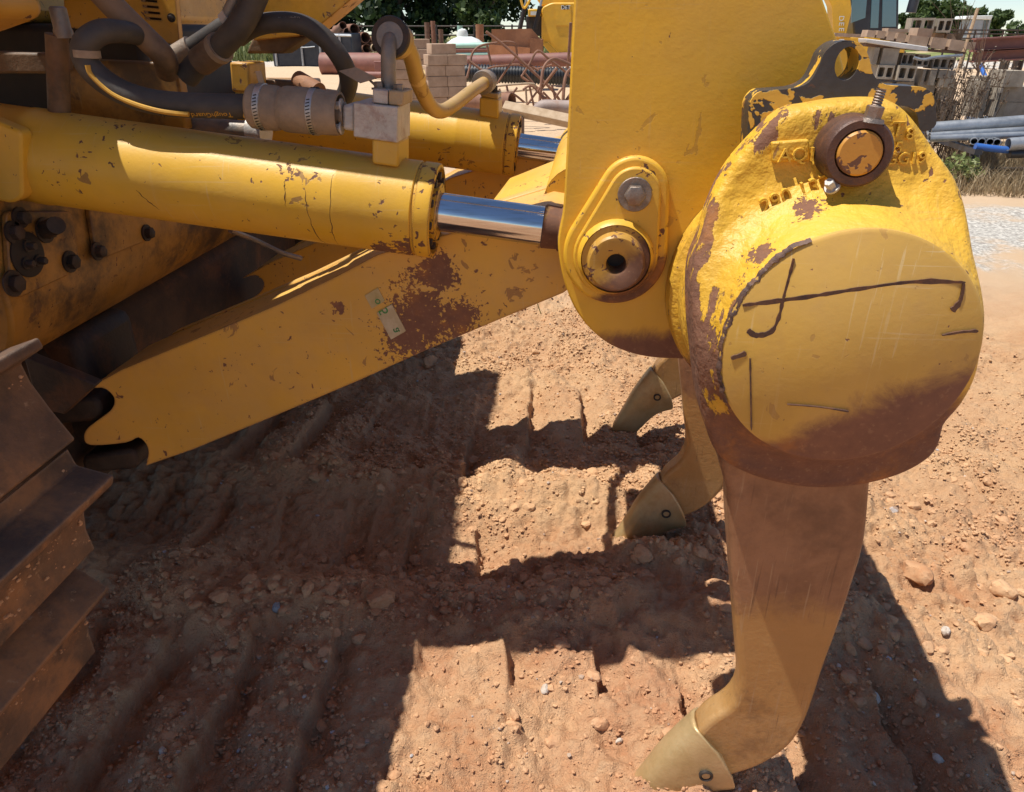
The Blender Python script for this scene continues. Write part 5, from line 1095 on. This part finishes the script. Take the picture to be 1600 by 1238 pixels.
# pipe rack at right
RD = 9.6
pr_ = thing('low_rack', (P(1522, 275, RD).x, RD, 0), 'low blue and black rack carrying steel pipes at the right edge', 'rack')
obj('leg', tube([P(1523, 238, RD), P(1521, 276, RD)], 0.055, 12, smooth=False), m_navy, pr_)
obj('leg', tube([P(1640, 238, RD), P(1640, 276, RD)], 0.055, 12, smooth=False), m_navy, pr_)
obj('blue_rail', tube([P(1524, 229, RD - 0.05), P(1580, 235, RD - 0.05), P(1700, 240, RD - 0.05)], 0.04, 12), m_bluep, pr_)
obj('bearer', box((P(1523, 236, RD).x, RD + 1.0, P(1523, 236, RD).z), (0.09, 2.2, 0.06)), m_navy, pr_)
obj('lower_rail', tube([P(1520, 266, RD + 0.3), P(1660, 262, RD + 0.3)], 0.025, 8, smooth=False), m_darksteel, pr_)
for y0, y1, r_, D_, l_ in ((202, 188, 0.082, RD + 0.5, 'thickest grey steel pipe on top of the right rack'), (213, 203, 0.045, RD + 0.35, 'thin dark pipe under the thickest one on the rack'), (217, 212, 0.04, RD + 0.2, 'second thin pipe on the right rack')):
    p0, p1 = P(1452, y0, D_), P(1720, y1 - 6, D_); one('steel_pipe', hollow(p0, p1, r_, n=18), m_galv, l_, 'pipe', (p0.x, D_, 0), 'pipes on the right rack')
for i, x_ in enumerate((1522, 1534, 1547, 1558)):
    p0 = P(x_, 221 + i * 0.6, RD + 0.1); one('steel_pipe', hollow(p0, p0 + Vector((0.9, 2.2, 0)).normalized() * 3, 0.042, 0.008, 14), m_galv, 'small open-ended pipe on the right rack, %s from the left' % ('first', 'second', 'third', 'fourth')[i], 'pipe', (p0.x, RD, 0), 'pipes on the right rack')
p0 = P(1575, 226, RD - 0.1); one('steel_pipe', hollow(p0, P(1720, 214, RD - 0.1), 0.075, 0.01, 20), m_galv, 'wide open-ended pipe at the front of the right rack', 'pipe', (p0.x, RD, 0), 'pipes on the right rack')
p0 = P(1577, 241, RD - 0.1); one('steel_pipe', tube([p0, P(1720, 236, RD - 0.1)], 0.05, 12, smooth=False), m_corr, 'black pipe under the wide open-ended pipe', 'pipe', (p0.x, RD, 0), 'pipes on the right rack')

# ------------------------------------------------------------------ vegetation
def leaf_mat(name, lo, hi):
    s = NT(name); inf = s.pos.outputs['Random Per Island']; c = s.mix(inf, lo, hi); c = s.mix(s.step(s.noise(0.9, 3), 0.35, 0.65, 0, 0.5), c, tuple(x * 0.55 for x in lo))
    s.put(s.b.inputs['Base Color'], c); s.b.inputs['Roughness'].default_value = 0.55
    tr = s.n('ShaderNodeBsdfTranslucent'); s.put(tr.inputs['Color'], c); mx = s.n('ShaderNodeMixShader'); mx.inputs[0].default_value = 0.3
    s.t.links.new(s.b.outputs[0], mx.inputs[1]); s.t.links.new(tr.outputs[0], mx.inputs[2]); s.t.links.new(mx.outputs[0], s.t.nodes['Material Output'].inputs[0]); return s.m
m_leafd = leaf_mat('leaf_dark', (0.022, 0.045, 0.012), (0.06, 0.10, 0.026))
m_leafm = leaf_mat('leaf_mid', (0.06, 0.10, 0.025), (0.12, 0.17, 0.05))
m_dry = leaf_mat('dry_grass', (0.30, 0.22, 0.12), (0.46, 0.36, 0.22))
m_drydark = leaf_mat('dry_weed', (0.13, 0.085, 0.055), (0.26, 0.18, 0.115))
m_grass = leaf_mat('green_grass', (0.12, 0.16, 0.04), (0.30, 0.32, 0.12))
m_bark = plain('bark', (0.07, 0.05, 0.038), (0.12, 0.09, 0.07), 0.9, sc=4)
lr = np.random.default_rng(77)
def leaves(centres, radii, n, size, squash=0.8):
    k = lr.integers(len(centres), size=n); C_ = np.array(centres)[k]; R_ = np.array(radii)[k][:, None]
    d = lr.normal(size=(n, 3)); d /= np.linalg.norm(d, axis=1)[:, None]; d *= (lr.random((n, 1)) ** 0.45) * R_; d[:, 2] *= squash
    p = C_ + d; u = lr.normal(size=(n, 3)); u /= np.linalg.norm(u, axis=1)[:, None]; w = np.cross(u, lr.normal(size=(n, 3))); w /= np.linalg.norm(w, axis=1)[:, None]
    s = size * (0.6 + 0.8 * lr.random((n, 1)))
    V = np.stack([p - u * s, p + w * s * 0.55, p + u * s, p - w * s * 0.55], 1).reshape(-1, 3)
    return V, np.arange(4 * n).reshape(n, 4)
def tree(x, D, top_y, width_px, label, mat, n=3000, leaf=0.16, low=0.35, seed=0, kind='shade_tree'):
    b = P(x, 60, D); bx = b.x; H_ = P(x, top_y, D).z; W = width_px * mpp(D) / 2; rr = random.Random(seed); z0 = zg(bx, D)
    t = thing(kind, (bx, D, z0), label, 'tree')
    limbs = [tube([(bx, D, z0 - 0.2), (bx + rr.uniform(-.2, .2), D, H_ * 0.3), (bx + rr.uniform(-.4, .4), D, H_ * 0.75)], [0.04 * H_, 0.03 * H_, 0.01 * H_], 8)]
    cs, rs = [], []
    for i in range(22):
        a = rr.uniform(0, 6.283); rad = W * math.sqrt(rr.random()) * 0.8; zz = z0 + H_ * (low + (0.92 - low) * rr.random()); q_ = (bx + rad * math.cos(a), D + rad * math.sin(a) * 0.8, zz)
        cs.append(q_); rs.append(W * rr.uniform(0.22, 0.42))
        if i % 2 == 0: limbs.append(tube([(bx, D, H_ * rr.uniform(0.2, 0.4)), ((bx + q_[0]) / 2, (D + q_[1]) / 2, zz * 0.75), q_], [0.018 * H_, 0.012 * H_, 0.004 * H_], 6, 3))
    obj('trunk', join(*limbs), m_bark, t)
    V, Q = leaves(cs, rs, n, leaf); V = V - np.array(t.location)
    o = link('crown', np_mesh('crown', V, Q), mat, t); return t
tl_ = [(470, 62, -170, 150, 'dark shade tree behind the arched hose', m_leafd, 0.3), (540, 66, -190, 170, 'broad dark tree left of the tall coupling', m_leafd, 0.28), (620, 60, -150, 150, 'dark leafy tree just above the rear brick stack', m_leafd, 0.22), (690, 68, -190, 170, 'large dark tree above the white tank', m_leafd, 0.28), (752, 58, -120, 90, 'lighter green tree behind the rusty bin', m_leafm, 0.12), (850, 72, -160, 110, 'dark tree behind the far yellow tractor', m_leafd, 0.2)]
for i, (x, D, ty, w, l, m_, lo) in enumerate(tl_): tree(x, D, ty, w * 1.35, l, m_, 9000, 0.26, lo * 0.75, i)
tl2 = [(1420, 84, 16, 52, 'dull green tree just right of the excavator cab', m_leafm), (1462, 80, 6, 80, 'rounded green tree behind the top blocks', m_leafm), (1505, 88, 14, 70, 'green tree directly behind the utility box', m_leafm), (1548, 92, 16, 40, 'paler tree right of the utility box', m_leafm), (1592, 100, 34, 40, 'small thin tree at the right edge of the sky', m_leafm), (1330, 90, 0, 90, 'green tree hidden behind the excavator cab', m_leafd)]
for i, (x, D, ty, w, l, m_) in enumerate(tl2): tree(x, D, ty, w, l, m_, 4500 if i != 4 else 700, 0.27, 0.12, 20 + i)
def blades(name, label, n, area, hlo, hhi, mat, w=0.006, lean=0.35, cat='grass'):
    V, Q = [], []
    for i in range(n):
        x, y = area(); z = gh_fast(x, y) if y < 5 else 0.0
        h = lr.uniform(hlo, hhi); a = lr.uniform(0, 6.283); dx, dy = math.cos(a), math.sin(a); l = lr.normal() * lean * h; l2 = lr.normal() * lean * h; k = len(V)
        V += [(x - dx * w, y - dy * w, z - 0.02), (x + dx * w, y + dy * w, z - 0.02), (x + l * 0.5 + dx * w * 0.7, y + l2 * 0.5 + dy * w * 0.7, z + h * 0.6), (x + l * 0.5 - dx * w * 0.7, y + l2 * 0.5 - dy * w * 0.7, z + h * 0.6), (x + l * 1.2, y + l2 * 1.2, z + h), (x + l * 1.2 + dx * w * 0.3, y + l2 * 1.2, z + h)]
        Q += [(k, k + 1, k + 2, k + 3), (k + 3, k + 2, k + 5, k + 4)]
    o = link(name, np_mesh(name, np.array(V), np.array(Q)), mat); o['kind'] = 'stuff'; o['label'] = label; o['category'] = cat; return o
xr0, xr1 = P(1470, 260, 10).x, P(1700, 260, 10).x
def ar1():
    y = lr.uniform(9.0, 12.5); return lr.uniform(xr0 * y / 10, xr1 * y / 10), y
blades('dry_grass', 'pale dry grass below the pipe rack at the right', 5200, ar1, 0.06, 0.34, m_dry, 0.006)
def ar2(): y = lr.uniform(48, 60); return lr.uniform(-0.52, 0.02) * y, y
blades('green_grass', 'tall green grass along the fence under the trees', 6000, ar2, 0.4, 1.3, m_grass, 0.07)
def ar3(): y = lr.uniform(4.4, 9.0); x = P(700 + lr.normal() * 70, 260, y).x; return x, y
blades('sparse_grass', 'sparse grass tufts seen between the two lift cylinders', 420, ar3, 0.04, 0.16, m_grass, 0.004)
# dry weeds among the blocks: one object per plant
for i in range(16):
    x_ = 1452 + i * 5.2 + lr.normal() * 2; D_ = 10.3 + 0.5 * lr.random(); b = P(x_, 190, D_); hh = (P(x_, 88 + lr.uniform(-14, 45), D_).z) ; V, Fa = [], []
    gs = []
    for k_ in range(4):
        lx = lr.normal() * 0.10 + 0.12; top = Vector((b.x + lx, D_ + lr.normal() * 0.1, hh * lr.uniform(0.75, 1.0))); bs_ = Vector((b.x + lr.normal() * 0.05, D_, 0))
        gs.append(tube([bs_, bs_.lerp(top, 0.5) + Vector((lr.normal() * 0.02, 0, 0)), top], [0.006, 0.005, 0.003], 4, 3))
    V, Fa = join(*gs); tips = []
    for k_ in range(150):
        g_ = gs[lr.integers(4)][0]; p = Vector(g_[lr.integers(len(g_) // 3, len(g_))]) + Vector(lr.normal(size=3)) * 0.018; s_ = 0.012 * lr.uniform(0.6, 1.5); u_ = Vector(lr.normal(size=3)).normalized() * s_; w_ = Vector(lr.normal(size=3)).normalized() * s_; n_ = len(V)
        V += [tuple(p - u_), tuple(p + w_), tuple(p + u_), tuple(p - w_)]; Fa.append((n_, n_ + 1, n_ + 2, n_ + 3))
    one('dry_weed', (V, Fa), m_drydark, 'tall dry brown weed stalks in front of the block pile, %s from the left' % ('first', 'second', 'third', 'fourth', 'fifth', 'sixth', 'seventh', 'eighth', 'ninth', 'tenth', 'eleventh', 'twelfth', 'thirteenth', 'fourteenth', 'fifteenth', 'sixteenth')[i], 'weed', (b.x, D_, 0), 'dry weeds by the block pile')
for i, (x_, y_, l_) in enumerate(((1528, 112, 'bare reddish twigs fanning out beside the maroon beams'), (1498, 70, 'thin bare twigs rising behind the brick row'))):
    D_ = 11.8; b = P(x_, y_, D_); gs = [tube([(b.x, D_, 0), tuple(b)], 0.012, 5, smooth=False)]
    for k_ in range(15):
        e = P(x_ + lr.normal() * 22 + 6, y_ - lr.uniform(25, 85), D_); gs.append(tube([tuple(b), tuple(b.lerp(e, 0.5) + Vector((lr.normal() * 0.03, 0, 0.02))), tuple(e)], [0.006, 0.004, 0.002], 4, 3))
    one('bare_shrub', join(*gs), m_drydark if i else plain('red_twig', (0.26, 0.15, 0.09), None, 0.8), l_, 'shrub', (b.x, D_, 0))
b = P(1503, 250, 9.4); V, Q = leaves([(b.x, 9.4, 0.28), (b.x - 0.12, 9.5, 0.2), (b.x + 0.12, 9.4, 0.22)], [0.2, 0.18, 0.16], 500, 0.03)
o = link('low_shrub', np_mesh('low_shrub', V - np.array((b.x, 9.4, 0)), Q), m_grass); o.location = (b.x, 9.4, 0); tag(o, 'small green low shrub at the left end of the pipe rack', 'shrub')
